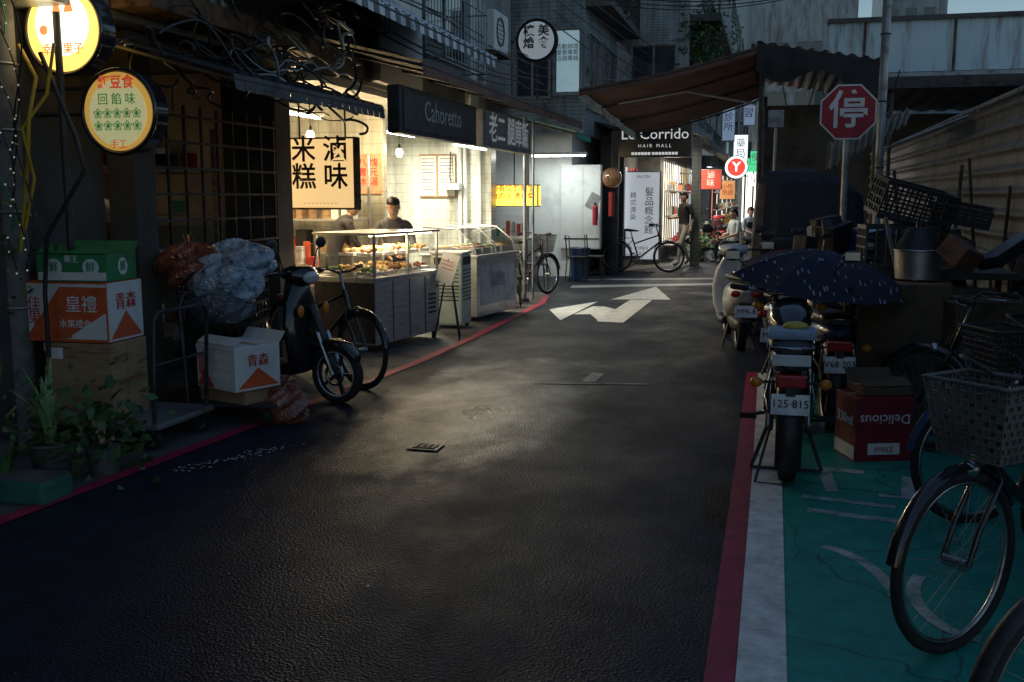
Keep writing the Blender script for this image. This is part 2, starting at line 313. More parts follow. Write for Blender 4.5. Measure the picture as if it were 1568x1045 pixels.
# ------------------------------------------------------------ buildings
tileL=tile_mat('facade_tile_dark',(.18,.19,.195),(.15,.16,.165),(.07,.07,.07),.2)
tileW=tile_mat('facade_tile_pale',(.46,.51,.53),(.4,.45,.47),(.2,.2,.2),.12)
tileB=tile_mat('facade_tile_blue',(.28,.37,.42),(.24,.33,.37),(.13,.14,.15),.15)
tileS=tile_mat('shop_wall_tile',(.7,.73,.67),(.67,.7,.64),(.5,.51,.48),.3,rough=.25)
def winX(b,x,y0,y1,z0,z1,fr=galv,gl=dglass,nd=2,bars=False,sgn=1):
    b.b2(x,x+.012*sgn,y0+.03,y1-.03,z0+.03,z1-.03,gl)
    t=.04
    for (a0,a1,c0,c1) in ((y0-t,y1+t,z1,z1+t),(y0-t,y1+t,z0-t,z0),(y0-t,y0,z0,z1),(y1,y1+t,z0,z1)): b.b2(x-.02*sgn,x+.05*sgn,a0,a1,c0,c1,fr)
    for i in range(1,nd):
        yy=y0+(y1-y0)*i/nd; b.b2(x+.013*sgn,x+.035*sgn,yy-.02,yy+.02,z0,z1,fr)
    if bars:
        n=int((y1-y0)/.11)
        for i in range(n+1): yy=y0-.1+(y1-y0+.2)*i/n; b.cyl((x+.32*sgn,yy,z0-.1),(x+.32*sgn,yy,z1+.05),.008,fr,n=6)
        for zz in (z0-.1,(z0+z1)/2,z1+.05):
            b.tube([(x,y0-.1,zz),(x+.32*sgn,y0-.1,zz),(x+.32*sgn,y1+.1,zz),(x,y1+.1,zz)],.011,fr,n=6)
def winY(b,y,x0,x1,z0,z1,fr=galv,gl=dglass,nd=2):
    b.b2(x0+.03,x1-.03,y-.012,y,z0+.03,z1-.03,gl); t=.04
    for (a0,a1,c0,c1) in ((x0-t,x1+t,z1,z1+t),(x0-t,x1+t,z0-t,z0),(x0-t,x0,z0,z1),(x1,x1+t,z0,z1)): b.b2(a0,a1,y-.05,y+.02,c0,c1,fr)
    for i in range(1,nd):
        xx=x0+(x1-x0)*i/nd; b.b2(xx-.02,xx+.02,y-.035,y-.013,z0,z1,fr)
def ac(b,x,y,z,sgn=1):
    b.box((x+.18*sgn,y,z),(.32,.75,.55),whitew,bev=.02); b.ring((x+.345*sgn,y-.08,z),(1,0,0),.19,.012,dmetal,n=20,k=5)
    for i in range(6): b.box((x+.345*sgn,y-.08,z-.15+.06*i),(.008,.34,.008),dmetal)
    b.box((x+.2*sgn,y,z-.31),(.4,.7,.04),rustm)
b=MB('shophouse_building')
b.b2(-10,-4.2,-12,16.0,2.75,11,tileL)
b.b2(-10,-4.62,-12,6.2,0,2.74,dwall)
b.b2(-4.62,-4.4,6.25,6.5,0,2.74,dwall); b.b2(-5.05,-4.5,8.55,8.85,0,2.74,dwall)
b.b2(-10,-7.0,6.25,8.5,0,2.74,dwall); b.b2(-7,-5.06,8.6,8.85,0,2.74,cream)
b.b2(-7.3,-7.0,8.9,16,0,2.74,cream); b.b2(-7,-4.82,12.0,12.12,0,2.74,tileS)
b.b2(-7,-4.45,15.7,16.0,0,2.74,tileS); b.b2(-7,-4.25,8.9,15.7,2.68,2.749,whitew)
for y in (1.2,4.6,8.2,11.8): winX(b,-4.2,y,y+1.6,3.35,4.7,bars=True); winX(b,-4.2,y,y+1.6,6.4,7.7,bars=True)
b.b2(-4.19,-4.0,-12,16,5.2,5.4,conc); b.b2(-4.19,-4.0,-12,16,8.2,8.4,conc)
b.b2(-4.198,-4.1,10.15,11.5,2.8,5.15,whitew); b.b2(-4.198,-4.12,13.5,13.9,2.8,5.15,whitew)
for y in (3.6,7.4,10.9,14.2): ac(b,-4.2,y,3.9 if y!=10.9 else 4.4)
for y in (4.2,6.9,7.05,10.1,13.9,14.1): b.cyl((-4.12,y,2.8),(-4.12,y,10),.05,galv,n=10)
b.b2(-4.19,-3.9,5.8,8.3,2.8,2.95,rustm); b.b2(-4.19,-4.05,5.9,6.7,3.0,3.5,galv); b.b2(-4.19,-4.02,8.35,8.75,3.0,3.6,dmetal)
b.done()
b=MB('corner_building')
b.b2(-12,-3.6,19.3,23.5,2.8,12,tileB)
b.b2(-12,-3.9,19.6,23.5,0,2.8,whitew)
litw=M('lit_window_film',(.5,.56,.6),.3,emis=(.5,.78,.9),es=.3,var=.2)
winY(b,19.29,-4.95,-4.3,3.5,4.6); 
winY(b,19.29,-4.18,-3.68,3.55,4.75,gl=litw,nd=1); winX(b,-3.6,19.5,20.9,3.3,4.7,gl=dglass); winX(b,-3.6,21.3,23,3.3,4.7,gl=dglass,bars=True)
b.b2(-3.59,-3.1,19.3,23.5,5.15,5.3,conc)
for i in range(28): b.cyl((-3.12,19.4+i*.15,5.3),(-3.12,19.4+i*.15,6.2),.012,dmetal,n=6)
b.cyl((-3.12,19.3,6.2),(-3.12,23.5,6.2),.02,dmetal); winX(b,-3.6,19.8,22.8,6.3,7.6)
winY(b,19.29,-6.5,-5.2,3.4,4.7); winY(b,19.29,-5.4,-4.0,6.4,7.7)
b.text('活動辦理\n優惠專案\n洽詢專線',(-3.93,19.22,4.3),.11,inkb,name='window_lettering')
b.done()
b=MB('apartment_building')
b.b2(-12,-2.0,23.6,34,2.9,13,tileW)
b.b2(-12,-2.6,23.6,34,0,2.9,dwall)
for y in (24.2,27,30): winX(b,-2.0,y,y+1.9,3.5,5.0,bars=True); winX(b,-2.0,y,y+1.9,6.5,8.0,bars=True)
b.b2(-1.995,-1.3,23.6,34,5.5,5.65,conc); b.b2(-1.995,-1.3,23.6,34,8.5,8.65,conc)
winY(b,23.59,-3.3,-2.3,3.6,5); ac(b,-2.0,26.6,4.2); ac(b,-2.0,29.6,4.2)
for i in range(60): b.cyl((-1.33,23.7+i*.17,5.65),(-1.33,23.7+i*.17,6.5),.012,galv,n=5)
b.done()
b=MB('apartment_building')
b.b2(-12,-1.6,34.1,60,3,14,tileB); b.b2(-12,-2.1,34.1,60,0,3,dwall)
for y in (35,38,41,45): winX(b,-1.6,y,y+2,3.8,5.2,bars=True); winX(b,-1.6,y,y+2,6.8,8.2)
ac(b,-1.6,37.6,4.5); b.done()
b=MB('apartment_building')
b.b2(-8,4.5,66,74,0,13.7,tileW)
for x in (-3,-1,1,3):
    for z in (3.5,6.5,9.5): winY(b,66,x,x+1.5,z,z+1.5)
b.done()
b=MB('apartment_building'); b.b2(1.9,7,40,58,0,7.2,tileB)
for y in (41,45,49): winX(b,1.9,y,y+2,3.8,5.2,sgn=-1)
winY(b,40,2.4,4,5.2,6.6); b.done()
b=MB('tower_block'); b.b2(8.0,13.0,90,100,0,26,tileB)
for i in range(3):
    for j in range(9): winY(b,90,8.4+i*1.4,9.3+i*1.4,8+j*1.9,9.2+j*1.9,nd=1)
b.done()
# overpass
ovm=streak_mat('overpass_paint_rust',(.58,.74,.78),(.22,.14,.1),lo=.52,hi=.72)
b=MB('overpass_bridge')
b.b2(1.3,30,29.8,30.05,4.95,6.3,ovm); b.b2(1.3,30,30.05,34,4.95,5.2,conc); b.b2(1.25,30,29.7,30.15,6.3,6.42,conc)
for i in range(12): b.b2(2.2+i*2.3,2.27+i*2.3,29.76,29.8,4.95,6.3,rustm)
b.b2(1.3,30,29.5,30.0,4.72,4.9,galv)
for x in (2.2,9,16): b.b2(x,x+.8,31,32,0,4.95,conc)
for i in range(60): b.cyl((1.3+i*.45,29.55,4.72),(1.3+i*.45,29.45,4.6),.03,galv,n=6)
b.done()
# ------------------------------------------------------------ corrugated fence
fm=streak_mat('fence_metal',(.2,.215,.215),(.10,.07,.055),.5,.42,.62)
f=MB('corrugated_fence')
def fprof(u,v):
    y=3.5+u*22; z=.05+v*2.5; k=(z%.21)/.21
    d=0 if k<.55 else math.sin((k-.55)/.45*PI)*.045
    return (2.2-d,y,z)
f.sheet(fprof,22,120,fm,smooth=True)
for i in range(12): f.b2(2.22,2.28,3.5+i*2,3.56+i*2,0,2.6,rustm)
f.tube([(2.17,3.5,2.57),(2.17,25.5,2.57)],.03,galv); f.done()
# ------------------------------------------------------------ awnings left
def awning(name,x0,z0,x1,z1,y0,y1,m,val=.12,vm=None,corr=0,ribs=True):
    w=MB(name)
    n=max(int((y1-y0)*(14 if corr else 3)),2)
    def fn(u,v):
        y=y0+(y1-y0)*u; s=math.sin(y*2*PI/.16)*.015*corr; sag=-.03*math.sin(v*PI)*(0 if corr else 1)*abs(math.sin(u*PI*(y1-y0)/1.2))
        return (x0+(x1-x0)*v,y,z0+(z1-z0)*v+s+sag)
    w.sheet(fn,n*(1 if not corr else 2),4,m)
    vm=vm or m; nn=int((y1-y0)/.12)
    for i in range(nn):
        ya=y0+(y1-y0)*i/nn; yb=y0+(y1-y0)*(i+1)/nn; mm=vm[i%2] if isinstance(vm,(list,tuple)) else vm
        w.poly([(x1,ya,z1),(x1,yb,z1),(x1+.01,yb-.004,z1-val*R(.95,1.05)),(x1+.01,ya+.004,z1-val*R(.95,1.05))],mm)
    if ribs:
        for i in range(int((y1-y0)/1.2)+1):
            y=min(y0+i*1.2+.02,y1-.02); w.tube([(x0,y,z0-.04),(x1,y,z1-.04)],.015,dmetal,n=6)
        w.tube([(x1-.01,y0,z1-.03),(x1-.01,y1,z1-.03)],.018,dmetal,n=6)
    return w
pale=M('pale_awning',(.62,.68,.73),.6,var=.4,scale=3); mid_=M('grey_awning',(.12,.13,.14),.6,var=.4,scale=3)
tealc=M('teal_canvas',(.02,.3,.25),.7); redc=M('red_canvas',(.2,.03,.03),.7)
awning('metal_awning',-4.6,2.72,-3.3,2.36,5.75,8.25,dmetal,.1,dmetal,corr=1).done()
awning('striped_awning',-4.2,3.7,-3.15,3.16,6.6,11.4,pale,.11,[pale,mid_],corr=1).done()
awning('canvas_awning',-4.2,3.05,-3.0,2.76,8.4,15.9,darkc,.12,brownc).done()
awning('canvas_awning',-4.2,2.9,-3.1,2.62,15.95,17.2,tealc,.12,tealc).done()
awning('canvas_awning',-3.6,3.1,-2.7,2.85,20.4,23.4,redc,.2,[redc,pale]).done()
awning('metal_awning',-2.6,3.3,-1.5,2.9,23.6,33,mid_,.15,mid_,corr=1).done()
sb=MB('shop_signboard'); sb.box((-3.28,9.6,2.36),(.12,2.35,.42),dmetal,bev=.01); sb.box((-3.214,9.6,2.36),(.01,2.2,.34),M('sign_face_dark',(.03,.03,.032),.5))
sb.text('Cahoretto',(-3.205,9.6,2.38),.27,M('sign_letters_grey',(.4,.4,.4),.5),rz=PI/2); sb.done()
sb=MB('shop_signboard'); sb.box((-3.27,12.15,2.36),(.12,2.3,.42),galv,bev=.01); sb.box((-3.204,12.15,2.36),(.01,2.2,.36),M('sign_face_grey',(.16,.16,.155),.5))
sb.text('老二 腿庫飯',(-3.195,12.15,2.36),.36,M('sign_letters_pale',(.8,.8,.78),.5,emis=(1,1,.95),es=.06),rz=PI/2,off=.004); sb.done()  # weak glow put into the letters so they stand out
# ------------------------------------------------------------ round light signs at left
def round_sign(name,c,rad,em,es,rim=blackp,body=None):
    s=MB(name,loc=c)
    s.cyl((0,-.07,0),(0,.07,0),rad,rim,n=48); s.ring((0,-.07,0),(0,1,0),rad,.014,rim,n=48); s.cyl((0,-.078,0),(0,-.0705,0),rad*.93,em,n=48)
    s.cyl((0,.0705,0),(0,.078,0),rad*.93,em,n=48)
    s.tube([(-rad,0,0),(-rad-.4,0,0)],.018,dmetal); s.tube([(-rad*.8,0,rad*.6),(-rad-.4,0,rad*.6)],.012,dmetal)
    return s
ylw=M('sign_acrylic_yellow',(.8,.5,.05),.4,emis=(1,.62,.12),es=1.9,var=.1)
wht=M('sign_acrylic_white',(.8,.8,.7),.4,emis=(1,.93,.62),es=2.2,var=.05)
s=round_sign('round_lightbox_sign',(-4.27,5.5,2.61),.27,ylw,1)
s.cyl((0,-.082,.03),(0,-.0785,.03),.19,wht,n=40); 
pinkm=M('sign_print_pink',(.8,.3,.2),.5,emis=(1,.25,.06),es=.9)
s.prism([(-.06,-.084,.1),(-.03,-.084,.22),(-.0,-.084,.1)],(0,-.002,0),pinkm); s.prism([(.09,-.084,.1),(.06,-.084,.22),(.02,-.084,.1)],(0,-.002,0),pinkm)
s.sph((-.13,-.084,-.0),(.03,.002,.03),pinkm)
s.text('幸福果子',(0,-.084,-.12),.075,pinkm,off=.001); s.done()
cr=M('sign_acrylic_cream',(.5,.5,.3),.4,emis=(.75,.72,.35),es=.42,var=.25,scale=12)
yd=M('sign_yellow_dim',(.6,.42,.08),.4,emis=(.9,.5,.1),es=.42)
gr=M('sign_green_dim',(.06,.22,.08),.4,emis=(.1,.4,.12),es=.2); rd=M('sign_red_dim',(.5,.06,.03),.4,emis=(.8,.12,.05),es=.4)
s=round_sign('round_lightbox_sign',(-3.91,5.5,2.11),.255,yd,1)
s.cyl((0,-.083,-.01),(0,-.0785,-.01),.2,cr,n=40); s.text('紅豆食',(0,-.086,.17),.085,rd,off=.002); s.text('回 餡 味',(0,-.086,.07),.075,gr)
s.text('❀❀❀❀❀\n❀❀❀❀❀',(0,-.086,-.05),.075,gr); s.text('手工',(0,-.086,-.2),.06,rd); s.done()
lamp('POINT',(-4.29,5.3,2.66),3,(1,.75,.35),.2,name='sign_glow')
pm=M('pole_concrete',(.13,.13,.125),.8,var=.4,scale=5)
s=MB('utility_pole'); s.cyl((-4.66,5.3,0),(-4.6,5.3,6),.1,pm,r2=.085,n=18)
for z in (.9,1.5,2.0,2.4): s.ring((-4.64,5.3,z),(0,0,1),.1,.008,galv)
yw=M('yellow_cable',(.5,.3,.02),.5); wb=M('fairy_bulb',(.6,.6,.5),.3,emis=(1,.95,.8),es=.2)
for j in range(5):
    pts=[(-4.62+.13*math.cos(j*1.3+t*1.1)+j*.05,5.18+.1*math.sin(t+j),2.75-t*.2) for t in [i*.5 for i in range(17)]]
    s.tube(pts,.005,black if j else inkg,n=5)
    for q in pts[::1]:
        if j<4: s.sph((q[0]+R(-.01,.01),q[1]-.01,q[2]+R(-.03,.03)),.006,wb,n=6,k=4)
s.tube([(-4.45,5.25,2.5),(-4.3,5.2,2.3),(-4.33,5.15,2.05),(-4.4,5.2,1.8),(-4.45,5.2,1.5),(-4.5,5.2,1.25)],.012,yw)
s.tube([(-4.2,5.25,2.5),(-4.23,5.2,2.2),(-4.38,5.15,2.0),(-4.36,5.2,1.7),(-4.45,5.2,1.4)],.01,yw)
s.tube([(-4.3,5.25,2.45),(-4.05,5.2,1.95),(-4.0,5.2,1.75),(-4.15,5.2,1.55),(-4.3,5.2,1.35),(-4.34,5.2,1.0),(-4.34,5.2,.6)],.014,black)
s.cyl((-4.25,5.35,0),(-4.25,5.35,2.7),.022,dmetal)
s.done()
s=MB('overhead_cables')
def snarl(x0,y0,z0,sx,sy,sz,n,dy=(.05,.22),r0=.005,r1=.014):
    for i in range(n):
        xa=x0+R(0,sx); ya=y0+R(0,sy); za=z0+R(0,sz); pts=[]
        for t in range(9): pts.append((xa+R(-.14,.14),ya+R(-.2,.2)+t*R(*dy),za+R(-.18,.18)-.03*t))
        sp=[]
        for q in range(len(pts)-1):
            for w in range(4): sp.append(tuple(pts[q][c]*(1-w/4)+pts[q+1][c]*w/4 for c in range(3)))
        sm=[tuple(sum(sp[max(0,min(len(sp)-1,i_+d))][c] for d in range(-3,4))/7 for c in range(3)) for i_ in range(len(sp))]
        s.tube(sm,R(r0,r1),black if i%5 else galv,n=5)
snarl(-4.1,5.5,2.4,.6,2.5,1.0,26); snarl(-4.05,7.4,2.75,.7,.5,.8,16,(-.03,.06)); snarl(-3.9,5.6,2.45,.5,1.2,.3,10)
for i in range(7):
    y0=R(6,9); s.tube([(-4.1+R(0,.3),y0+t*3,3.2+i*.12-.15*math.sin(t*PI/3)) for t in [j*.5 for j in range(7)]],.009,black,n=5)
for i in range(6):
    s.tube([(-4.1+(6.5)*t,9+i*2.2+t*(3-i),4.2+i*.25-.5*math.sin(t*PI)) for t in [j/14 for j in range(15)]],.009,black,n=5)
for i in range(5):
    s.tube([(-3.5+(2.0+i*.1)*t,16+t*16,4.3+i*.2-.4*math.sin(t*PI)) for t in [j/14 for j in range(15)]],.01,black,n=5)
s.done()
# ------------------------------------------------------------ 米糕 shop
warm=(1,.70,.34); neut=(1,.91,.68)
lb=M('lightbox_face_warm',(.8,.55,.25),.4,emis=(1,.66,.28),es=.85,var=.15,scale=3)
s=MB('hanging_lightbox_sign',loc=(-4.43,9.4,1.82)); s.box((0,0,0),(.76,.14,.72),rustm,bev=.01); s.box((0,-.073,0),(.72,.01,.68),lb)
s.text('米 滷\n糕 味',(0,-.08,.09),.27,inkb,off=.004,sp=1.0); s.text('- - - - - - - - -',(0,-.08,-.29),.07,inkr)
s.cyl((-.25,0,.36),(-.25,0,.8),.01,dmetal); s.cyl((.25,0,.36),(.25,0,.8),.01,dmetal); s.done()
s=MB('food_display_counter',loc=(-3.88,9.38,0),rz=-.17)
s.b2(-.75,0,0,1.35,.08,.74,steel,bev=.01); s.b2(-.77,.02,-.02,1.37,.742,.775,steel,bev=.005)
s.b2(-.74,-.01,-.012,-.002,.1,.72,dmetal)
for y in (.34,.68,1.02): s.b2(.001,.006,y-.004,y+.004,.1,.72,dmetal)
for i in range(5): s.b2(.002,.012,1.1,1.25,.3+.05*i,.32+.05*i,dmetal)
for x,y in ((-.05,.05),(-.7,.05),(-.05,1.3),(-.7,1.3)): s.cyl((x,y,0),(x,y,.08),.025,black)
fr=steel
for x,y in ((-.02,.02),(-.72,.02),(-.02,1.33),(-.72,1.33),(-.02,.68)): s.b2(x-.012,x+.012,y-.012,y+.012,.776,1.2,fr)
s.b2(-.75,.01,-.01,1.36,1.202,1.225,fr); 
s.poly([(-.02,.03,.78),(-.02,1.32,.78),(-.02,1.32,1.2),(-.02,.03,1.2)],clr); s.poly([(-.71,.02,.78),(-.03,.02,.78),(-.03,.02,1.2),(-.71,.02,1.2)],clr)
s.b2(-.7,-.04,.04,1.31,.98,.985,clr)
foodc=[M('food_%d'%i,c,.4,var=.5,scale=30) for i,c in enumerate([(.3,.12,.04),(.5,.3,.1),(.55,.42,.2),(.2,.08,.03),(.35,.22,.08),(.12,.2,.05)])]
for lvl,n in ((.79,3),(.99,2)):
    for i in range(5):
        y=.15+i*.25
        for j in range(n):
            x=-.16-j*.22; s.b2(x-.09,x+.09,y-.1,y+.1,lvl,lvl+.03,steel)
            mm=random.choice(foodc)
            for q in range(9): s.sph((x+R(-.06,.06),y+R(-.07,.07),lvl+.045+R(0,.02)),(R(.02,.035),R(.02,.035),R(.015,.03)),mm,n=8,k=5,jit=.1)
led=M('led_strip',(1,1,1),.4,emis=(1,.8,.5),es=8,var=0)
s.b2(-.1,-.06,.05,1.3,1.186,1.2,led)
s.done()
lamp('AREA',(-4.05,10.05,1.17),24,(1,.8,.5),.3,1.1,name='display_case_light')
s=MB('kitchen_shelf',loc=(-5.3,11.4,0))
for x in (-1.2,0.4):
    for y in (-.25,.3): s.cyl((x,y,0),(x,y,2.1),.018,steel)
for z in (.5,.9,1.3,1.7): s.b2(-1.2,.4,-.27,.32,z,z+.02,steel)
pal=[redpr,cardw,orange,steel,wood,card,greenpr,whitew,inkb]
for z in (.52,.92,1.32,1.72):
    x=-1.12
    while x<.3:
        w=R(.08,.2); h=R(.08,.28)
        if random.random()<.5: s.box((x+w/2,R(-.15,.1),z+h/2),(w*.9,.2,h),random.choice(pal),bev=.008)
        else: s.cyl((x+w/2,0,z),(x+w/2,0,z+h*.8),w*.42,random.choice(pal),r2=w*.35)
        x+=w+.02
s.done()
s=MB('kitchen_shelf',loc=(-4.95,9.9,0))
s.b2(-.6,.1,-.3,.6,.7,.74,steel); s.b2(-.6,.1,-.3,.6,.3,.32,steel)
for x in(-.58,.08):
    for y in(-.28,.58): s.cyl((x,y,0),(x,y,.72),.015,steel)
for i in range(14):
    x,y=R(-.5,.05),R(-.25,.5); h=R(.1,.35); s.cyl((x,y,.74),(x,y,.74+h),R(.04,.09),random.choice(pal),n=12)
s.done()
def bulb(n,loc,e,col=warm,cord=.4):
    q=MB(n,loc=loc); q.cyl((0,0,.08),(0,0,.08+cord),.006,black,n=6); q.cyl((0,0,.04),(0,0,.1),.02,black,r2=.016)
    q.sph((0,0,0),(.045,.045,.055),M('bulb_warm',(1,.8,.5),.3,emis=(1,.7,.35),es=10,var=0),n=14,k=8); q.done(); lamp('POINT',(loc[0],loc[1],loc[2]-.09),e,col,.05,name='bulb_light')
bulb('hanging_bulb',(-4.45,11.6,2.12),32)
bulb('hanging_bulb',(-4.9,10.1,2.25),50)
bulb('hanging_bulb',(-5.8,7.4,1.9),3,(1,.6,.3))
tubem=M('fluorescent_tube',(1,1,1),.4,emis=(1,.97,.85),es=20,var=0)
def fluo(loc,l,e,rz=0,col=neut):
    q=MB('fluorescent_light',loc=loc,rz=rz); q.box((0,0,.04),(.12,l,.05),whitew,bev=.01); q.cyl((0,-l/2+.03,0),(0,l/2-.03,0),.016,tubem); q.done()
    o=lamp('AREA',(loc[0],loc[1],loc[2]-.03),e,col,.08,l,rot=(0,0,rz),name='fluorescent_glow')
fluo((-4.3,14.1,2.3),1.6,34); fluo((-5.4,14.1,2.5),1.3,135); fluo((-5.2,10.4,2.5),1.2,50,col=(1,.78,.46)); fluo((-4.2,12.6,2.42),.9,18)
s=MB('menu_board',loc=(-5.02,11.985,1.87)); s.box((0,0,0),(.34,.02,.5),M('poster_pink',(.6,.35,.22),.5),bev=.004); s.text('八 塊\n寶 元\n冰 湯',(0,-.013,.02),.12,inkr); s.done()
s=MB('menu_board',loc=(-5.35,15.67,1.92),rz=.0); s.box((0,0,0),(.62,.03,.7),wood,bev=.005); s.box((-.16,-.018,0),(.28,.01,.64),cardw); s.box((.16,-.018,0),(.28,.01,.64),cardw)
for i in range(10): s.b2(-.27,-.05,-.026,-.024,.27-i*.055,.28-i*.055,inkb); s.b2(.05,.27,-.026,-.024,.27-i*.055,.28-i*.055,inkb)
s.done()
s=MB('wall_pipes'); 
for x in (-4.95,-4.86,-4.62): s.cyl((x,15.62,.0),(x,15.62,2.6),.035,whitew)
s.tube([(-5.1,15.6,2.3),(-5.1,15.55,1.9),(-5.05,15.55,1.7)],.012,black); s.b2(-5.2,-4.9,15.4,15.6,1.7,1.8,whitew); s.done()
s=MB('portable_cooler',loc=(-3.8,11.6,0)); s.box((0,0,.47),(.4,.4,.86),M('cooler_plastic',(.5,.58,.5),.4,var=.15),bev=.03)
for i in range(9): s.box((.202,0,.35+i*.045),(.008,.32,.012),dmetal); s.box((0,-.202,.35+i*.045),(.32,.008,.012),dmetal)
s.box((.202,0,.82),(.006,.3,.1),black); s.box((0,-.202,.82),(.3,.006,.08),black)
for x,y in((-.15,-.15),(.15,-.15),(.15,.15),(-.15,.15)): s.cyl((x,y-.01,.03),(x,y+.01,.03),.03,black)
s.box((0,0,.915),(.42,.42,.03),cardw,bev=.01); s.done()
s=MB('food_display_counter',loc=(-3.62,12.1,0),rz=-.17)
s.b2(-.8,0,0,1.25,.06,.82,steel,bev=.01); s.b2(-.82,.02,-.02,1.27,.822,.85,steel,bev=.005)
s.b2(.001,.006,.1,1.15,.2,.7,M('white_panel',(.5,.53,.55),.4)); s.text('鍋物',(.02,.6,.5),.22,M('pale_ink',(.3,.36,.4),.6),rz=PI/2)
s.loft([[Vector((-.78,y,.852)),Vector((-.02,y,.852)),Vector((-.06,y,1.0)),Vector((-.3,y,1.18)),Vector((-.78,y,1.2))] for y in (.02,.62,1.22)],clr,cap=True,smooth=False)
for y in (.02,.62,1.22): s.tube([(-.02,y,.85),(-.06,y,1.0),(-.3,y,1.18),(-.78,y,1.2)],.012,steel,n=6)
for i in range(4):
    for j in range(2): s.b2(-.7+j*.33,-.42+j*.33,.08+i*.29,.3+i*.29,.853,.93,steel); s.sph((-.56+j*.33,.19+i*.29,.93),(.12,.1,.03),random.choice(foodc),n=10,k=6,jit=.1)
s.done()
s=MB('sign_easel',loc=(-3.5,10.6,0),rz=-.2)
s.tube([(-.16,-.05,0),(0,0,.9)],.01,black);s.tube([(.16,-.05,0),(0,0,.9)],.01,black);s.tube([(0,.25,0),(0,0,.9)],.01,black); s.box((0,-.02,.8),(.22,.012,.34),cardw,rot=(-.2,.25,0)); s.tube([(-.15,-.04,.6),(.15,-.04,.6)],.008,black)
for i in range(5): s.box((.0,-.03,.7+i*.045),(.15,.006,.008),inkr,rot=(-.2,.25,0))
s.done()
s=MB('awning_post'); s.cyl((-3.64,14.7,0),(-3.64,14.7,2.75),.028,galv); s.cyl((-3.64,14.7,0),(-3.64,14.7,.05),.07,conc); s.done()
s=MB('awning_post'); s.cyl((-3.57,14.95,0),(-3.57,14.95,2.75),.018,galv); s.done()
def chair(loc,rz=0,m=black,h=.45):
    s=MB('folding_stool',loc=loc,rz=rz); s.box((0,0,h),(.34,.34,.03),m,bev=.01)
    for x in(-1,1):
        for y in(-1,1): s.tube([(x*.14,y*.14,h),(x*.17,y*.17,0)],.012,m,n=6)
    s.tube([(-.14,.15,h),(-.14,.18,h+.4),(.14,.18,h+.4),(.14,.15,h)],.012,m,n=6); s.done()
chair((-3.9,16.6,0),.4); chair((-3.6,18.6,0),2,dmetal); chair((-3.3,18.9,0),1.6,dmetal); chair((-4.3,18.4,0),0,dmetal); chair((-3.75,13.9,0),1,black,.3); chair((-3.8,14.4,0),.3,black,.4)
yl=M('lightbox_face_yellow',(.8,.6,.05),.4,emis=(1,.74,.1),es=1.5,var=.1)
s=MB('hanging_lightbox_sign',loc=(-4.4,17,1.6)); s.box((0,0,0),(.9,.16,.38),dmetal); s.box((0,-.085,0),(.86,.01,.34),yl); s.box((.455,0,0),(.01,.13,.34),yl)
s.text('排骨飯 雞腿飯\n魯肉飯 燙青菜',(0,-.093,0.05),.12,inkr,off=.002); s.cyl((0,0,.19),(0,0,1.1),.012,dmetal); s.done()
lamp('AREA',(-4.4,16.8,1.6),4,(1,.75,.2),.5,rot=(PI/2,0,0),name='sign_glow')
s=MB('street_stall',loc=(-4.75,17.6,0)); s.b2(-.5,.45,0,.8,0,.85,steel,bev=.01); s.b2(-.5,.45,0,.02,.86,1.25,clr)
for x in(-.5,.45): s.cyl((x,0,.85),(x,0,2.4),.02,galv)
for i in range(8): s.cyl((-.4+i*.1,.3,.86),(-.4+i*.1,.3,.86+R(.1,.3)),.04,random.choice(pal))
s.done()
fluo((-4.0,18.8,2.35),1.1,24,rz=PI/2,col=(.92,1,.95)); 
s=MB('extractor_cabinet',loc=(-3.35,19.5,0)); s.b2(-.75,.05,0,.2,.55,2.2,whitew,bev=.02); s.b2(-.68,.03,-.01,0,.75,.77,dmetal); s.b2(-.3,-.297,-.004,0,.6,2.15,dmetal); s.box((-.1,-.012,1.5),(.2,.006,.3),galv,rot=(0,.5,0)); s.done()
s=MB('fire_extinguisher',loc=(-3.38,19.35,1.25)); s.cyl((0,0,-.22),(0,0,.12),.05,redpr); s.sph((0,0,.12),.05,redpr,n=12,k=8); s.cyl((0,0,.16),(0,0,.22),.018,black); s.tube([(0,0,.21),(.06,-.03,.16),(.06,-.03,-.1)],.009,black); s.done()
s=MB('waste_bin',loc=(-3.6,18.95,0)); s.cyl((0,0,0),(0,0,.6),.17,bluep,r2=.2); s.ring((0,0,.6),(0,0,1),.2,.015,bluep); s.done()
s=MB('round_hanging_sign',loc=(-4.0,17,4.2)); s.cyl((0,-.06,0),(0,.06,0),.36,inkb,n=40); s.cyl((0,-.066,0),(0,-.061,0),.31,M('sign_face_white',(.75,.78,.8),.4,emis=(.7,.8,.85),es=.2,var=.08),n=40); s.text('檳 美\n燴 食',(0,-.07,0.05),.2,inkb,off=.004); s.tube([(0,0,-.36),(0,0,-1.0)],.02,dmetal); s.tube([(-.4,0,.0),(-.9,.0,.0)],.02,dmetal)
s.tube([(0,0,-.9),(-.35,2.2,-.9)],.02,dmetal); s.done()
s=MB('shop_signboard',loc=(-2.3,19.9,2.68)); s.box((0,0,0),(1.42,.2,.68),blackp,bev=.01)
iw2=M('sign_letters_lit',(.8,.8,.8),.5,emis=(1,1,1),es=.4)
s.text('Le Corrido',(.0,-.105,.1),.29,iw2); s.text('H A I R   M A L L',(.0,-.105,-.12),.09,iw2); s.text('■■■■■■ ■■■■■■■■',(.0,-.105,-.27),.07,iw2)
s.cyl((-.3,0,.34),(-.3,0,1.2),.02,dmetal);s.cyl((.4,0,.34),(.4,0,1.2),.02,dmetal); s.done()
ws=M('lit_banner',(.7,.72,.72),.5,emis=(.8,.87,.95),es=.38,var=.1)
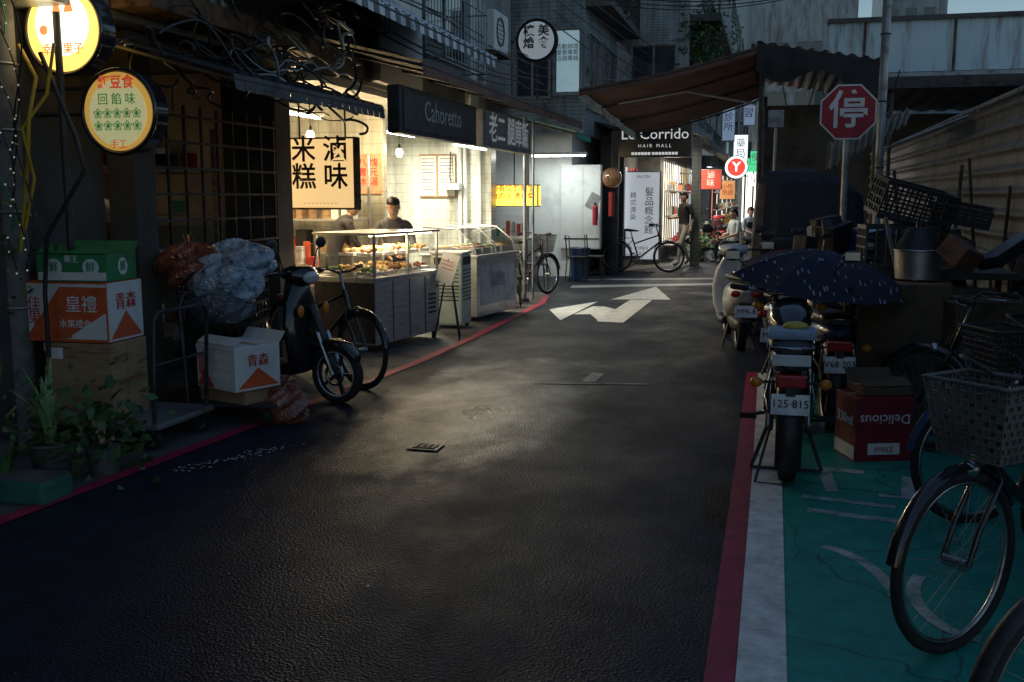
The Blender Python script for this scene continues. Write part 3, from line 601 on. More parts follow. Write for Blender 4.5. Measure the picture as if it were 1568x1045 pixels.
s=MB('vertical_shop_sign',loc=(-2.72,21.5,1.17)); s.box((0,0,0),(.76,.1,1.9),galv,bev=.01); s.box((0,-.055,0),(.7,.01,1.84),ws)
s.text('髮\n品\n概\n念\n館',(.14,-.062,.1),.2,inkb,sp=1.0); s.text('韓\n式\n燙\n染',(-.2,-.062,.2),.14,bluep,sp=1.1); s.text('SALON',(0,-.062,.83),.09,inkr); s.text('OPEN\n10-21',(.0,-.062,-.74),.1,inkr); s.done()
s=MB('shop_column'); s.b2(-1.85,-1.65,23.3,23.58,0,2.9,tileL); s.b2(-3.25,-3.1,20.4,20.6,0,2.9,dwall); s.done()
s=MB('shop_facade'); s.b2(-3.6,-3.1,21.2,23.5,0,2.9,dwall)
for i in range(6): s.b2(-3.09,-3.07,21.3+i*.35,21.55+i*.35,.9,2.2,random.choice([ws,cream,redpr,dglass]))
s.done()
fluo((-2.35,22.6,2.7),1.2,30)  # added tube with no known fixture, to brighten the pedestrian by the salon
s=MB('round_mirror_sign',loc=(-3.1,19.6,1.95)); s.sph((0,0,0),.2,M('globe_amber',(.2,.1,.05),.12,var=.6,coat=1,emis=(1,.5,.2),es=.05),n=24,k=14); s.tube([(0,0,.2),(0,.0,.9)],.015,dmetal)
s.cyl((0,0,-.75),(0,0,-.28),.06,M('red_stripe',(.3,.03,.03),.4)); s.done()
shopcols=[((1,.9,.7),2.5),((1,.95,.85),3.5),((1,.75,.4),2.2),((.8,.95,1),2.2),((1,.4,.3),1.4)]
for i,y in enumerate((24.2,26.6,29.2,31.6,35,38,42,46,50)):
    c,e=shopcols[i%5]; xx=-2.58 if y<33.5 else -2.08
    em=M('shop_interior_glow_%d'%(i%5),c,.5,emis=c,es=e*.6,var=.5,scale=2.5)
    s=MB('shopfront'); s.b2(xx,xx+.02,y,y+1.9,.4,2.4,em)
    for k_ in range(5): s.b2(xx+.021,xx+.05,y+k_*.47,y+k_*.47+.03,.1,2.45,dmetal)
    for zz in (.4,1.1,1.7): s.b2(xx+.021,xx+.25,y,y+1.9,zz,zz+.03,steel)
    for k_ in range(22): s.box((xx+.15,y+.1+R(0,1.7),random.choice((.5,1.2,1.8))),(.1,R(.06,.16),R(.1,.3)),random.choice(pal))
    s.done()
    if i in (0,1,3,5,7): lamp('AREA',(xx+.5,y+.4,2.5),50,c,.3,1.4,name='shopfront_light')
def projsign(name,x,y,z,w,h,txt,em,ink,sz):
    s=MB(name,loc=(x,y,z)); s.box((0,0,0),(w,.14,h),galv,bev=.01); s.box((0,-.074,0),(w*.93,.008,h*.94),em); s.text(txt,(0,-.08,0),sz,ink); s.tube([(-w/2,0,h*.3),(-w/2-.5,0,h*.3)],.02,dmetal); s.done()
redem=M('lit_red_sign',(.6,.03,.03),.5,emis=(1,.08,.05),es=1.0); whem=M('lit_white_sign',(.7,.7,.7),.5,emis=(.9,.95,1),es=1.4); grem=M('lit_green_sign',(.05,.5,.2),.5,emis=(.1,.8,.35),es=.9)
blem=M('lit_blue_sign',(.3,.4,.6),.5,emis=(.5,.7,1),es=.25)
projsign('projecting_shop_sign',-1.55,25.5,2.0,.55,.5,'滷\n味',M('orange_banner',(.5,.06,.04),.5,emis=(1,.12,.08),es=.25),inkw,.2)
projsign('projecting_shop_sign',-1.2,27,1.75,.4,.5,'小吃\n現做',M('banner_yellow',(.6,.3,.1),.5,emis=(1,.4,.15),es=.5),inkr,.15)
projsign('projecting_shop_sign',-1.5,33,3.9,.4,1.2,'診\n所',blem,inkb,.3)
projsign('projecting_shop_sign',-1.2,36,3.2,.5,1.0,'藥\n局',whem,inkg,.35)
projsign('projecting_shop_sign',-1.1,41,5,.5,1.4,'補\n習',blem,inkr,.4)
projsign('projecting_shop_sign',-.6,40,2.2,.9,.5,'早餐',whem,inkr,.35)
projsign('projecting_shop_sign',-.7,47,3.3,.9,.6,'便當',grem,inkw,.4)
s=MB('round_projecting_sign',loc=(-1.18,32,2.47)); s.cyl((0,-.08,0),(0,.08,0),.36,galv,n=32); s.cyl((0,-.086,0),(0,-.081,0),.34,whem,n=32); s.cyl((0,-.09,0),(0,-.087,0),.27,redem,n=32); s.text('Y',(0,-.093,0),.4,whem,off=.01); s.tube([(-.36,0,0),(-.9,0,0)],.02,dmetal); s.done()
s=MB('street_end_shop'); s.b2(-1.9,1.8,62,62.2,0,3.6,M('end_shop_glow',(.7,.7,.6),.5,emis=(1,.97,.85),es=1.8,var=.5,scale=1.5)); s.b2(-1.9,1.8,61.8,62,3.0,3.8,grem)
for i in range(8): s.b2(-1.8+i*.48,-1.7+i*.48,61.9,61.98,0,3,dmetal)
s.done()
def foliage(name,c,r,n,ms,sz=.09,loc=(0,0,0)):
    s=MB(name,loc=loc)
    cl=[(Vector((c[0]+R(-1,1)*r[0],c[1]+R(-1,1)*r[1],c[2]+R(-1,1)*r[2]))) for _ in range(max(5,n//70))]
    for i in range(n):
        q=random.choice(cl)+Vector((random.gauss(0,.16),random.gauss(0,.16),random.gauss(0,.16))); d=Vector((R(-1,1),R(-1,1),R(-.8,.3))).normalized(); u=d.orthogonal().normalized(); l=sz*R(.6,1.4)
        s.poly([q,q+d*l*.5+u*l*.28,q+d*l,q+d*l*.5-u*l*.28],random.choice(ms))
    for q in cl: s.tube([(c[0],c[1],c[2]-r[2]),tuple(q)],.012,wood,n=5)
    return s
foliage('balcony_plants',(-1.7,24.2,5.2),(.35,.8,.55),1300,[leafm,leafd],.14).done()
foliage('balcony_plants',(-1.6,28.6,6.2),(.3,1,.6),700,[leafm,leafd],.13).done()
foliage('balcony_plants',(-3.3,21,5.7),(.2,.9,.25),500,[leafm,leafd],.11).done()
# ------------------------------------------------------------ right side: shed, awning, poles
s=MB('market_shed')
s.sheet(lambda u,v:(-.3+1.6*u,14+5*v,3.62-.28*u+.02*math.sin(u*60)),60,2,dmetal); s.sheet(lambda u,v:(-.3+1.6*u,13.98,3.6-.28*u-v*(.35+.12*math.sin(u*9))),20,2,darkc)
s.sheet(lambda u,v:(-.32,14+5*v,3.6-u*.35),2,10,darkc)
for x,y in((-.22,14.1),(-.22,18.8),(1.25,14.1),(1.9,18.8)): s.cyl((x,y,0),(x,y,3.35),.035,dmetal)
s.b2(-.2,1.5,18.9,19.0,0,3.2,dwall)
s.b2(.0,1.4,15,15.6,0,.9,steel); s.b2(-.12,.08,13.9,14.0,2.5,2.72,galv); s.cyl((-.02,13.95,0),(-.02,13.95,2.5),.02,galv)
for x in (.0,.5,1.0): s.tube([(x,14,3.3),(x+.1,14.05,2.8),(x+.35,14.0,2.6),(x+.5,14,3.2)],.01,black,n=5)
s.done()
s=MB('retractable_awning')
def fa(u,v):
    x0,z0=-.25-2.38*u,3.57-.53*u; x1,z1=-.3-2.12*u,3.26-.57*u
    return (x0+(x1-x0)*v,14+4*v-.3*u*(1-v),z0+(z1-z0)*v-.05*math.sin(u*PI)+.012*math.sin(v*22))
s.sheet(fa,16,24,brownc)
s.sheet(lambda u,v:(fa(u,0)[0],fa(u,0)[1]-.01,fa(u,0)[2]-v*.1+.008*math.sin(u*60)),60,1,brownc)
s.sheet(lambda u,v:(fa(1,u)[0]-.01,fa(1,u)[1],fa(1,u)[2]-v*.12),20,1,pale)
for v in (0,.33,.66,1): s.tube([(fa(t/8,v)[0],fa(t/8,v)[1],fa(t/8,v)[2]-.03) for t in range(9)],.015,dmetal,n=6)
s.tube([(-.3,15,2.9),(-1.3,15,3.1),(-2.3,15,2.95)],.02,galv); s.done()
s=MB('loose_corrugated_sheet'); 
s.sheet(lambda u,v:(.62+.95*u,13.2+.45*v,2.02+.42*u-.32*v*(1-u*.5)+.22+.025*math.sin(u*75)),90,3,whitew); s.done()
s=MB('loose_corrugated_sheet'); s.sheet(lambda u,v:(2.1-.7*u,12.5+2*v,2.5-.28*u+.015*math.sin(v*70)),3,60,galv); s.done()
s=MB('utility_pole'); s.cyl((1.08,11.6,0),(1.08,11.6,7),.045,galv,n=16); 
for z in(1.9,2.6,3.3): s.ring((1.08,11.6,z),(0,0,1),.05,.008,dmetal)
s.done()
s=MB('stop_sign',loc=(.7,11,0)); s.cyl((0,.04,0),(0,.04,2.5),.035,galv)
def octo(r,y): return [(r*math.cos(PI/8+i*PI/4),y,2.45+r*math.sin(PI/8+i*PI/4)) for i in range(8)]
signred=M('sign_red',(.42,.012,.03),.5,var=.15)
s.prism(octo(.3,-.012),(0,.012,0),inkw); s.prism(octo(.282,-.016),(0,.003,0),signred)
s.text('停',(0,-.018,2.45),.4,inkw,off=.006); s.b2(-.04,.04,0,.03,2.2,2.24,galv); s.b2(-.04,.04,0,.03,2.6,2.64,galv); s.done()
s=MB('overpass_underside_sheet');  # dark sheet on posts standing in for the overpass's corrugated underside
for x in (1.9,5): s.cyl((x,20.3,0),(x,20.3,3.6),.05,dmetal)
s.sheet(lambda u,v:(1.35+8*u,20+6*v,3.75-.15*v+.02*math.sin(u*120)),120,2,dmetal)
s.b2(1.35,9.3,19.95,20.0,3.55,3.76,dmetal); s.b2(1.6,9.3,25.6,25.7,0,3.5,dwall); s.done()
# ------------------------------------------------------------ vehicles
def bicycle(name,loc,rz,frame=blackp,basket=True,woven=True,R_=.33):
    s=MB(name,loc=loc,rz=rz)
    rear=Vector((-.53,0,R_)); fro=Vector((.55,0,R_)); bb=Vector((-.08,0,.29)); sc_=Vector((-.22,0,.74)); ht=Vector((.32,0,.82)); hb=Vector((.38,0,.66))
    for c in(rear,fro):
        s.ring(c,(0,1,0),R_-.02,.02,rubber,n=44,k=8); s.ring(c,(0,1,0),R_-.045,.010,chrome,n=44,k=6); s.cyl(c-Vector((0,.045,0)),c+Vector((0,.045,0)),.022,chrome,n=10)
        for i in range(28):
            t=2*PI*i/28; e=c+Vector((math.cos(t),0,math.sin(t)))*(R_-.05); sg=(1 if i%2 else -1); h=c+Vector((math.cos(t+1.3*sg)*.02,.03*(1 if i%4<2 else -1),math.sin(t+1.3*sg)*.02)); s.tube([h,e],.001,galv,n=4,cap=False)
        a0,a1=(.15*PI,1.12*PI) if c is rear else (.05*PI,.85*PI)
        n=18; vs=[]
        for i in range(n+1):
            t=a0+(a1-a0)*i/n
            for w,dr in((-.028,-.012),(-.018,0),(0,.006),(.018,0),(.028,-.012)): vs.append(c+Vector((math.cos(t)*(R_+.02+dr),w,math.sin(t)*(R_+.02+dr))))
        s.add(vs,[(i*5+j,i*5+j+1,(i+1)*5+j+1,(i+1)*5+j) for i in range(n) for j in range(4)],frame,True)
    T=lambda A,B,r:s.tube([A,B],r,frame,n=10)
    T(bb,sc_,.016); T(bb,hb,.019); T(Vector((-.18,0,.6)),ht-Vector((-.01,0,.04)),.016); T(hb,ht,.021)
    for y in(-.05,.05):
        Y=Vector((0,y,0)); T(bb+Y*.6,rear+Y,.009); T(Vector((-.2,y*.3,.68)),rear+Y,.008)
        s.tube([hb+Vector((0,y*.4,-.01)),hb+Vector((.015,y,-.05)),fro+Vector((-.05,y,.12)),fro+Y],.011,frame,n=8)
        s.tube([rear+Y+Vector((0,y*.3,0)),(-.56,y*1.4,.72),(-.2,y*1.4,.72)],.006,chrome,n=6)
    for i in range(5): s.tube([(-.56+.08*i,-.07,.725),(-.56+.08*i,.07,.725)],.005,chrome,n=5)
    s.tube([sc_,sc_+Vector((-.03,0,.12))],.012,chrome)
    rings=[]
    for (x,w,z,h) in((-.37,.05,.885,.02),(-.34,.09,.89,.03),(-.26,.085,.88,.03),(-.18,.04,.875,.022),(-.10,.02,.87,.015),(-.08,.008,.865,.008)):
        rings.append([Vector((x,math.cos(t)*w,z+math.sin(t)*h)) for t in [2*PI*i/10 for i in range(10)]])
    s.loft(rings,black)
    st=Vector((.27,0,.97)); s.tube([ht,st],.013,chrome); X=-.06
    s.tube([(.20+X,-.29,.99),(.27+X,-.27,1.0),(.37+X,-.18,1.01),(.38+X,-.06,.97),(.33+X,0,.965),(.38+X,.06,.97),(.37+X,.18,1.01),(.27+X,.27,1.0),(.20+X,.29,.99)],.010,dmetal)
    for y in(-1,1): s.cyl((.19+X,y*.292,.988),(.29+X,y*.262,1.003),.017,rubber); s.tube([(.37+X,y*.17,1.0),(.33+X,y*.2,.97),(.25+X,y*.25,.965)],.006,chrome,n=6); s.tube([(.37+X,y*.15,1.0),(.47+X,y*.1,.98),(.43+X,y*.03,.8),(.42,y*.02,.7)],.003,black,n=5)
    s.cyl((-.08,-.07,.29),(-.08,.07,.29),.02,chrome); s.ring((-.08,.055,.29),(0,1,0),.085,.006,chrome,n=24,k=5)
    for sg in(1,-1):
        e=Vector((-.08+.12*sg,.085*sg,.29-.12*sg)); s.tube([(-.08,.075*sg,.29),tuple(e)],.009,chrome,n=6); s.box(e+Vector((0,.05*sg,0)),(.09,.08,.022),black)
    s.tube([(-.53,.055,.37),(-.08,.06,.375)],.005,dmetal,n=5); s.tube([(-.53,.055,.29),(-.08,.06,.205)],.005,dmetal,n=5); s.box((-.3,.075,.31),(.5,.012,.07),frame,bev=.005)
    s.tube([(-.5,.07,.3),(-.45,.17,.02)],.008,chrome,n=6)
    s.sph((.50,0,.66),(.04,.035,.035),chrome,n=10,k=6); s.box((-.6,0,.68),(.02,.05,.04),redpr)
    o=s.done()
    if basket:
        q=MB('front_basket',parent=o); x0,x1,w0,w1,zb,zt=.34,.52,.12,.16,.70,.97
        nz=9
        cor=lambda t:[(x0-.02*t,-w0-(w1-w0)*t),(x1+.05*t,-w0-(w1-w0)*t),(x1+.05*t,w0+(w1-w0)*t),(x0-.02*t,w0+(w1-w0)*t)]
        def per(t,n=11):
            c=cor(t); out=[]
            for i in range(4):
                A=c[i];B=c[(i+1)%4]
                for j in range(n): out.append((A[0]+(B[0]-A[0])*j/n,A[1]+(B[1]-A[1])*j/n))
            return out
        wm=M('basket_wicker',(.14,.13,.115),.6) if woven else dmetal
        for i in range(nz+1):
            t=i/nz; P=per(t); q.tube([(x,y,zb+(zt-zb)*t) for x,y in P],.0035 if i<nz else .008,wm,n=4,closed=True)
        P0=per(0);P1=per(1)
        for A,B in zip(P0,P1): q.tube([(A[0],A[1],zb),(B[0],B[1],zt)],.003,wm,n=4,cap=False)
        if woven:
            for i in range(44):
                A0,B0=P0[i],P0[(i+1)%44];A1,B1=P1[i],P1[(i+1)%44]
                for k_ in range(4):
                    t0=(k_*2+i%2)/9; t1=t0+1.35/9
                    L=lambda A,B,t:(A[0]+(B[0]-A[0])*t,A[1]+(B[1]-A[1])*t,zb+(zt-zb)*t)
                    q.poly([L(A0,A1,t0),L(B0,B1,t0),L(B0,B1,min(t1,1)),L(A0,A1,min(t1,1))],wm)
        for i in range(6): q.tube([(x0+.035*i,-w0,zb),(x0+.035*i,w0,zb)],.003,wm,n=4)
        q.done()
    return o
def wheel(s,c,Rr,w,disc=True,spk=6):
    c=Vector(c); n=36; prof=[(-w*.3,-.055),(-w*.5,-.03),(-w*.42,-.008),(0,0),(w*.42,-.008),(w*.5,-.03),(w*.3,-.055)]
    vs=[]
    for i in range(n):
        t=2*PI*i/n
        for dx,dr in prof: vs.append(c+Vector((dx,math.cos(t)*(Rr+dr),math.sin(t)*(Rr+dr))))
    k_=len(prof); s.add(vs,[(i*k_+j,i*k_+j+1,((i+1)%n)*k_+j+1,((i+1)%n)*k_+j) for i in range(n) for j in range(k_-1)],rubber,True)
    s.ring(c+Vector((w*.28,0,0)),(1,0,0),Rr-.055,.008,steel,n=28,k=5); s.ring(c-Vector((w*.28,0,0)),(1,0,0),Rr-.055,.008,steel,n=28,k=5)
    s.cyl(c-Vector((w*.35,0,0)),c+Vector((w*.35,0,0)),.035,dmetal)
    for i in range(spk):
        t=2*PI*i/spk; s.box(c+Vector((0,math.cos(t)*(Rr-.05)/2,math.sin(t)*(Rr-.05)/2)),(w*.3,Rr-.06,.022),dmetal,rot=(t,0,0))
    if disc: s.ring(c+Vector((w*.4,0,0)),(1,0,0),.08,.012,chrome,n=24,k=4)
amber=M('amber_lens',(.6,.2,.02),.25); seatv=M('seat_vinyl',(.02,.02,.021),.45); taill=M('tail_lens',(.45,.02,.02),.2); platem=M('licence_plate_white',(.75,.76,.76),.4)
def motorbike(name,loc,rz,body=blackp,plate=None,load=True):
    s=MB(name,loc=loc,rz=rz)
    wheel(s,(0,0,.29),.29,.1); wheel(s,(0,1.22,.3),.3,.085)
    vs=[];n=14
    for i in range(n+1):
        t=-.35+ (1.9)*i/n; t=PI*1.05-t
        for w,dr in((-.07,-.03),(-.055,0),(0,.01),(.055,0),(.07,-.03)): vs.append(Vector((w,math.cos(t)*(.34+dr),.29+math.sin(t)*(.34+dr))))
    s.add(vs,[(i*5+j,i*5+j+1,(i+1)*5+j+1,(i+1)*5+j) for i in range(n) for j in range(4)],black,True)
    s.hull([(-.28,.70,.03,.02),(-.22,.70,.085,.05),(0,.68,.11,.07),(.3,.64,.12,.09),(.5,.6,.1,.1)],body)
    s.hull([(-.26,.775,.06,.015),(-.2,.785,.11,.035),(.0,.78,.125,.045),(.3,.76,.13,.04),(.55,.75,.10,.035),(.6,.75,.04,.02)],seatv)
    s.hull([(.5,.78,.06,.05),(.6,.80,.12,.1),(.8,.84,.14,.12),(.95,.86,.09,.09),(1.0,.86,.03,.04)],body)
    s.hull([(.35,.38,.1,.1),(.5,.36,.13,.14),(.75,.38,.12,.13),(.85,.4,.06,.08)],dmetal)
    for i in range(6): s.box((0,.6,.5+i*.02),(.2,.2,.006),galv)
    for x in(-.11,.11): s.tube([(x,.02,.3),(x,.12,.62)],.018,chrome); s.tube([(x,.04,.38),(x,.1,.55)],.03,dmetal,n=10)
    for i in range(7):
        for x in(-.11,.11): s.ring((x,.05+i*.009,.38+i*.026),(0,.3,1),.03,.006,chrome,n=14,k=5)
    for x in(-.1,.1): s.tube([(x,0,.29),(x*.9,.5,.32)],.018,dmetal); s.tube([(x,1.22,.3),(x,1.0,.82)],.02,chrome); s.tube([(x,1.0,.82),(x*.9,.97,.95)],.018,dmetal)
    s.tube([(.1,.6,.3),(.13,.3,.24),(.14,.0,.3),(.145,-.25,.36)],[.02,.028,.036,.036],dmetal,n=12); s.cyl((.145,-.25,.36),(.145,-.255,.361),.022,inkb)
    s.tube([(-.36,.85,1.02),(-.25,.92,1.0),(-.1,.97,.97),(.1,.97,.97),(.25,.92,1.0),(.36,.85,1.02)],.012,chrome)
    for x in(-1,1):
        s.cyl((x*.37,.845,1.022),(x*.27,.91,1.005),.018,rubber); s.tube([(x*.24,.93,1.0),(x*.28,.93,1.14),(x*.34,.92,1.2)],.006,black,n=6); s.sph((x*.37,.92,1.22),(.06,.012,.04),black,n=12,k=8); s.poly([(x*.37+dx,.905,1.22+dz) for dx,dz in((-.045,-.025),(.045,-.025),(.045,.025),(-.045,.025))],chrome)
        s.tube([(x*.06,-.22,.6),(x*.16,-.23,.6)],.008,black,n=6); s.sph((x*.18,-.24,.6),(.035,.03,.028),amber,n=10,k=6)
        s.sph((x*.2,1.05,.88),(.035,.03,.028),amber,n=10,k=6)
        s.tube([(x*.08,.45,.3),(x*.24,.42,.27)],.012,black); s.box((x*.23,.42,.27),(.1,.04,.03),rubber); s.tube([(x*.1,.2,.3),(x*.2,.15,.02)],.012,dmetal)
        s.tube([(x*.1,.1,.62),(x*.13,-.1,.5),(x*.11,-.3,.45),(x*.1,-.2,.62)],.008,chrome,n=6)
    s.tube([(-.2,.15,.02),(.2,.15,.02)],.01,dmetal)
    s.tube([(-.1,-.05,.3),(-.17,-.14,.012),(.0,-.17,.012)],.008,dmetal)
    s.box((0,-.29,.62),(.16,.05,.07),taill,bev=.012); s.cyl((0,1.03,.9),(0,1.13,.88),.09,chrome,r2=.08); s.cyl((0,1.0,1.02),(0,1.04,1.04),.06,black)
    s.tube([(-.1,-.1,.8),(-.11,-.32,.80),(.11,-.32,.80),(.1,-.1,.8)],.009,chrome)
    s.hull([(1.0,.62,.03,.02),(1.1,.64,.05,.02),(1.25,.645,.05,.02),(1.4,.6,.045,.02),(1.5,.52,.03,.02)],body)
    s.box((0,-.33,.5),(.2,.012,.11),platem,rot=(-.15,0,0),bev=.003); s.box((0,-.335,.455),(.2,.008,.02),M('plate_blue',(.1,.35,.6),.4),rot=(-.15,0,0))
    s.text(plate or '125·815',(0,-.342,.505),.06,inkb,rot=(PI/2-.15,0,0)); s.box((0,-.31,.57),(.05,.05,.05),black)
    if load:
        s.box((0,-.02,.845),(.26,.26,.05),M('seat_cloth_pale',(.25,.32,.42),.7),bev=.02); s.sph((.02,.02,.88),(.07,.07,.025),M('yellow_cloth',(.5,.4,.05),.6))
        s.box((0,-.28,.73),(.2,.02,.06),whitev,bev=.005)
    return s.done()
def scooter(name,loc,rz,body=blackp,box=False,plate='MPR-8'):
    s=MB(name,loc=loc,rz=rz)
    wheel(s,(0,0,.23),.23,.1,spk=5); wheel(s,(0,1.22,.23),.23,.09,spk=5)
    s.hull([(-.36,.66,.03,.03),(-.28,.62,.12,.1),(-.05,.56,.16,.15),(.22,.52,.17,.18),(.42,.44,.15,.18),(.5,.36,.1,.12)],body)
    s.hull([(-.38,.77,.05,.015),(-.3,.775,.12,.035),(0,.77,.15,.05),(.25,.75,.15,.05),(.45,.72,.09,.04),(.5,.71,.04,.02)],seatv)
    s.hull([(.4,.27,.15,.05),(.6,.24,.17,.05),(.85,.25,.17,.05),(.95,.3,.15,.06)],black)
    rings=[]
    for (z,y,w,d) in((.26,.93,.15,.07),(.4,.95,.2,.06),(.6,.93,.22,.055),(.78,.9,.18,.06),(.9,.88,.12,.07),(.98,.86,.08,.06)):
        rings.append([Vector((math.copysign(abs(math.cos(t))**.7,math.cos(t))*w,y+math.sin(t)*d-abs(math.cos(t))*.05,z)) for t in [2*PI*i/16 for i in range(16)]])
    s.loft(rings,body)
    s.hull([(1.02,.42,.04,.03),(1.1,.46,.07,.04),(1.22,.475,.075,.035),(1.34,.44,.065,.035),(1.42,.36,.04,.03)],body)
    s.tube([(0,1.22,.23),(0,.98,.75)],.03,dmetal)
    for x in(-.06,.06): s.tube([(x,1.22,.23),(x,1.08,.55)],.018,chrome)
    s.hull([(.74,1.0,.05,.03),(.8,1.0,.15,.05),(.88,1.0,.17,.07),(.96,.98,.11,.07),(1.0,.97,.04,.04)],body)
    s.sph((0,.985,.97),(.09,.03,.05),M('headlight_lens',(.5,.52,.55),.1,coat=1),n=16,k=10)
    for x in(-1,1):
        s.tube([(x*.14,.86,1.0),(x*.26,.84,1.01),(x*.36,.79,1.0)],.013,dmetal); s.cyl((x*.27,.835,1.01),(x*.37,.785,1.0),.019,rubber); s.tube([(x*.25,.87,1.02),(x*.35,.84,1.01)],.006,chrome,n=6)
        s.tube([(x*.18,.86,1.04),(x*.22,.86,1.16),(x*.27,.85,1.21)],.006,black,n=6); s.sph((x*.29,.85,1.23),(.065,.012,.045),black,n=12,k=8)
        s.sph((x*.15,1.0,.72),(.035,.02,.05),amber,n=10,k=6); s.sph((x*.1,-.36,.62),(.05,.02,.035),taill,n=10,k=6)
        s.tube([(x*.1,.2,.25),(x*.17,.1,.02)],.012,dmetal)
    s.tube([(.13,.1,.25),(.15,-.1,.27),(.16,-.32,.3)],[.02,.045,.05],dmetal,n=12); s.hull([(-.12,.27,.05,.05),(.1,.27,.1,.09),(.4,.28,.1,.07)],dmetal)
    s.tube([(-.1,-.1,.82),(-.11,-.38,.84),(.11,-.38,.84),(.1,-.1,.82)],.011,chrome)
    s.hull([(-.45,.34,.05,.01),(-.38,.45,.07,.015),(-.3,.5,.07,.02)],black); s.box((0,-.43,.45),(.22,.01,.12),platem,rot=(-.3,0,0)); s.text(plate,(0,-.439,.45),.07,inkb,rot=(PI/2-.3,0,0))
    if box: s.box((0,-.35,1.0),(.34,.32,.3),black,bev=.05); s.b2(-.15,.15,-.52,-.512,.95,1.0,taill)
    return s.done()
motorbike('parked_motorcycle',(.12,5.72,0),0)
motorbike('parked_motorcycle',(.42,7.1,0),.1,plate='V68·203',body=bluep,load=False)
scooter('parked_scooter',(.1,8.9,0),-.15,greyp,box=False); scooter('parked_scooter',(-.3,10.6,0),.15,whitev); scooter('parked_scooter',(.1,12.2,0),.1,blackp,box=True)
scooter('parked_scooter',(.45,10.2,0),-.1,bluep)
scooter('parked_scooter',(-4.42,7.33,0),-1.82,blackp)
bicycle('parked_bicycle',(-3.75,7.85,0),-.5,blackp,basket=False)
bicycle('parked_bicycle',(.66+.55*.70,3.62+.55*.71,0),PI+.79,blackp,True)
bicycle('parked_bicycle',(.80+.55*.85,2.66+.55*.52,0),PI+.55,dmetal,False)
bicycle('parked_bicycle',(1.4,6.3,0),PI*.8,blackp,False)
bicycle('parked_bicycle',(1.5,5.35,0),PI*1.12,bluep,True,woven=False)
bicycle('parked_bicycle',(1.75,4.9,0),PI*1.2,dmetal,False)
bicycle('parked_bicycle',(-2.65,21.0,0),.1,blackp,False); bicycle('parked_bicycle',(-3.75,15.4,0),1.2,dmetal,True,woven=False)
bicycle('parked_bicycle',(-1.55,26.0,0),1.3,dmetal,True,woven=False)
scooter('parked_scooter',(-1.2,29.5,0),.2,M('yellow_vehicle_paint',(.5,.3,.05),.3))
scooter('parked_scooter',(-1.3,27.3,0),.2,redpr)
s=MB('umbrella',loc=(.3,7.0,1.04),rot=(.16,.08,.3)); um=dash_mat(); n=8; rad=.58
tip=Vector((0,0,.2)); vs=[tip]; 
for lv in range(1,7):
    t=lv/6
    for j in range(n*4):
        an=2*PI*j/(n*4); sc2=1-.10*t*abs(math.sin(an*n/2)); vs.append(Vector((math.cos(an)*rad*t*sc2,math.sin(an)*rad*t*sc2,.2*(1-t**1.8)-.03*t*abs(math.sin(an*n/2)))))
m_=n*4
fs=[(0,1+j,1+(j+1)%m_) for j in range(m_)]+[(1+(l-1)*m_+j,1+l*m_+j,1+l*m_+(j+1)%m_,1+(l-1)*m_+(j+1)%m_) for l in range(1,6) for j in range(m_)]
s.add(vs,fs,um,False)
for j in range(n):
    an=2*PI*j/n; s.tube([(math.cos(an)*rad*t,math.sin(an)*rad*t,.195*(1-t**1.8)-.006) for t in(0,.3,.6,.85,1.02)],.003,chrome,n=4)
s.cyl((0,0,.18),(0,0,.27),.006,chrome); s.cyl((0,0,.18),(0,0,-.4),.007,chrome); s.tube([(0,0,-.4),(0,0,-.5),(.03,0,-.53),(.06,0,-.5)],.012,black); s.done()
# ------------------------------------------------------------ right clutter
def crate(name,loc,rot,d=(.5,.35,.3),m=black):
    s=MB(name,loc=loc,rot=rot); x,y,z=d[0]/2,d[1]/2,d[2]
    nx,ny,nz=7,5,4
    for i in range(nx+1):
        for sy in(-1,1): s.box((-x+2*x*i/nx,sy*y,z/2),(.014,.012,z),m)
    for i in range(ny+1):
        for sx in(-1,1): s.box((sx*x,-y+2*y*i/ny,z/2),(.012,.014,z),m)
    for k_ in range(nz+1):
        zz=z*k_/nz; h=.03 if k_ in(0,nz) else .014
        for sy in(-1,1): s.box((0,sy*(y+.001),zz),(2*x+.02,.014,h),m)
        for sx in(-1,1): s.box((sx*(x+.001),0,zz),(.014,2*y+.02,h),m)
    for i in range(nx): s.box((-x+2*x*(i+.5)/nx,0,.005),(.014,2*y,.01),m)
    for i in range(ny): s.box((0,-y+2*y*(i+.5)/ny,.012),(2*x,.014,.01),m)
    s.done()
def carton(name,loc,d,rz,m,deco=None,flaps=False):
    s=MB(name,loc=loc,rz=rz); s.box((0,0,d[2]/2),d,m,bev=.006)
    s.box((0,0,d[2]+.001),(d[0]*.98,.05,.002),M('packing_tape',(.4,.3,.18),.3))
    if flaps:
        s.box((0,-d[1]/2+.04,d[2]+.03),(d[0]*.96,.09,.004),m,rot=(.5,0,0)); s.box((0,d[1]/2+.03,d[2]+.03),(d[0]*.96,.1,.004),m,rot=(.9,0,0))
    if deco: deco(s,d)
    s.done()
def cola(s,d):
    s.b2(-.1,.1,-d[1]/2-.003,-d[1]/2-.001,.05,.12,inkw); s.text('Delicious',(0,-d[1]/2-.004,.27),.085,inkw,rot=(PI/2,PI,0)); s.text('330ml',(0,-d[1]/2-.005,.085),.05,inkr,rot=(PI/2,PI,0))
    s.text('330ml',(-d[0]/2-.004,0,.25),.09,inkw,rz=-PI/2); s.b2(-d[0]/2-.003,-d[0]/2-.001,-d[1]/2+.01,d[1]/2-.01,.02,.1,inkw)
carton('drink_carton',(.64,6.38,0),(.36,.3,.4),.35,M('drink_carton_print',(.22,.015,.03),.5,var=.25),cola); carton('cardboard_box',(.66,6.4,.405),(.3,.26,.05),.3,cardd,None,True)
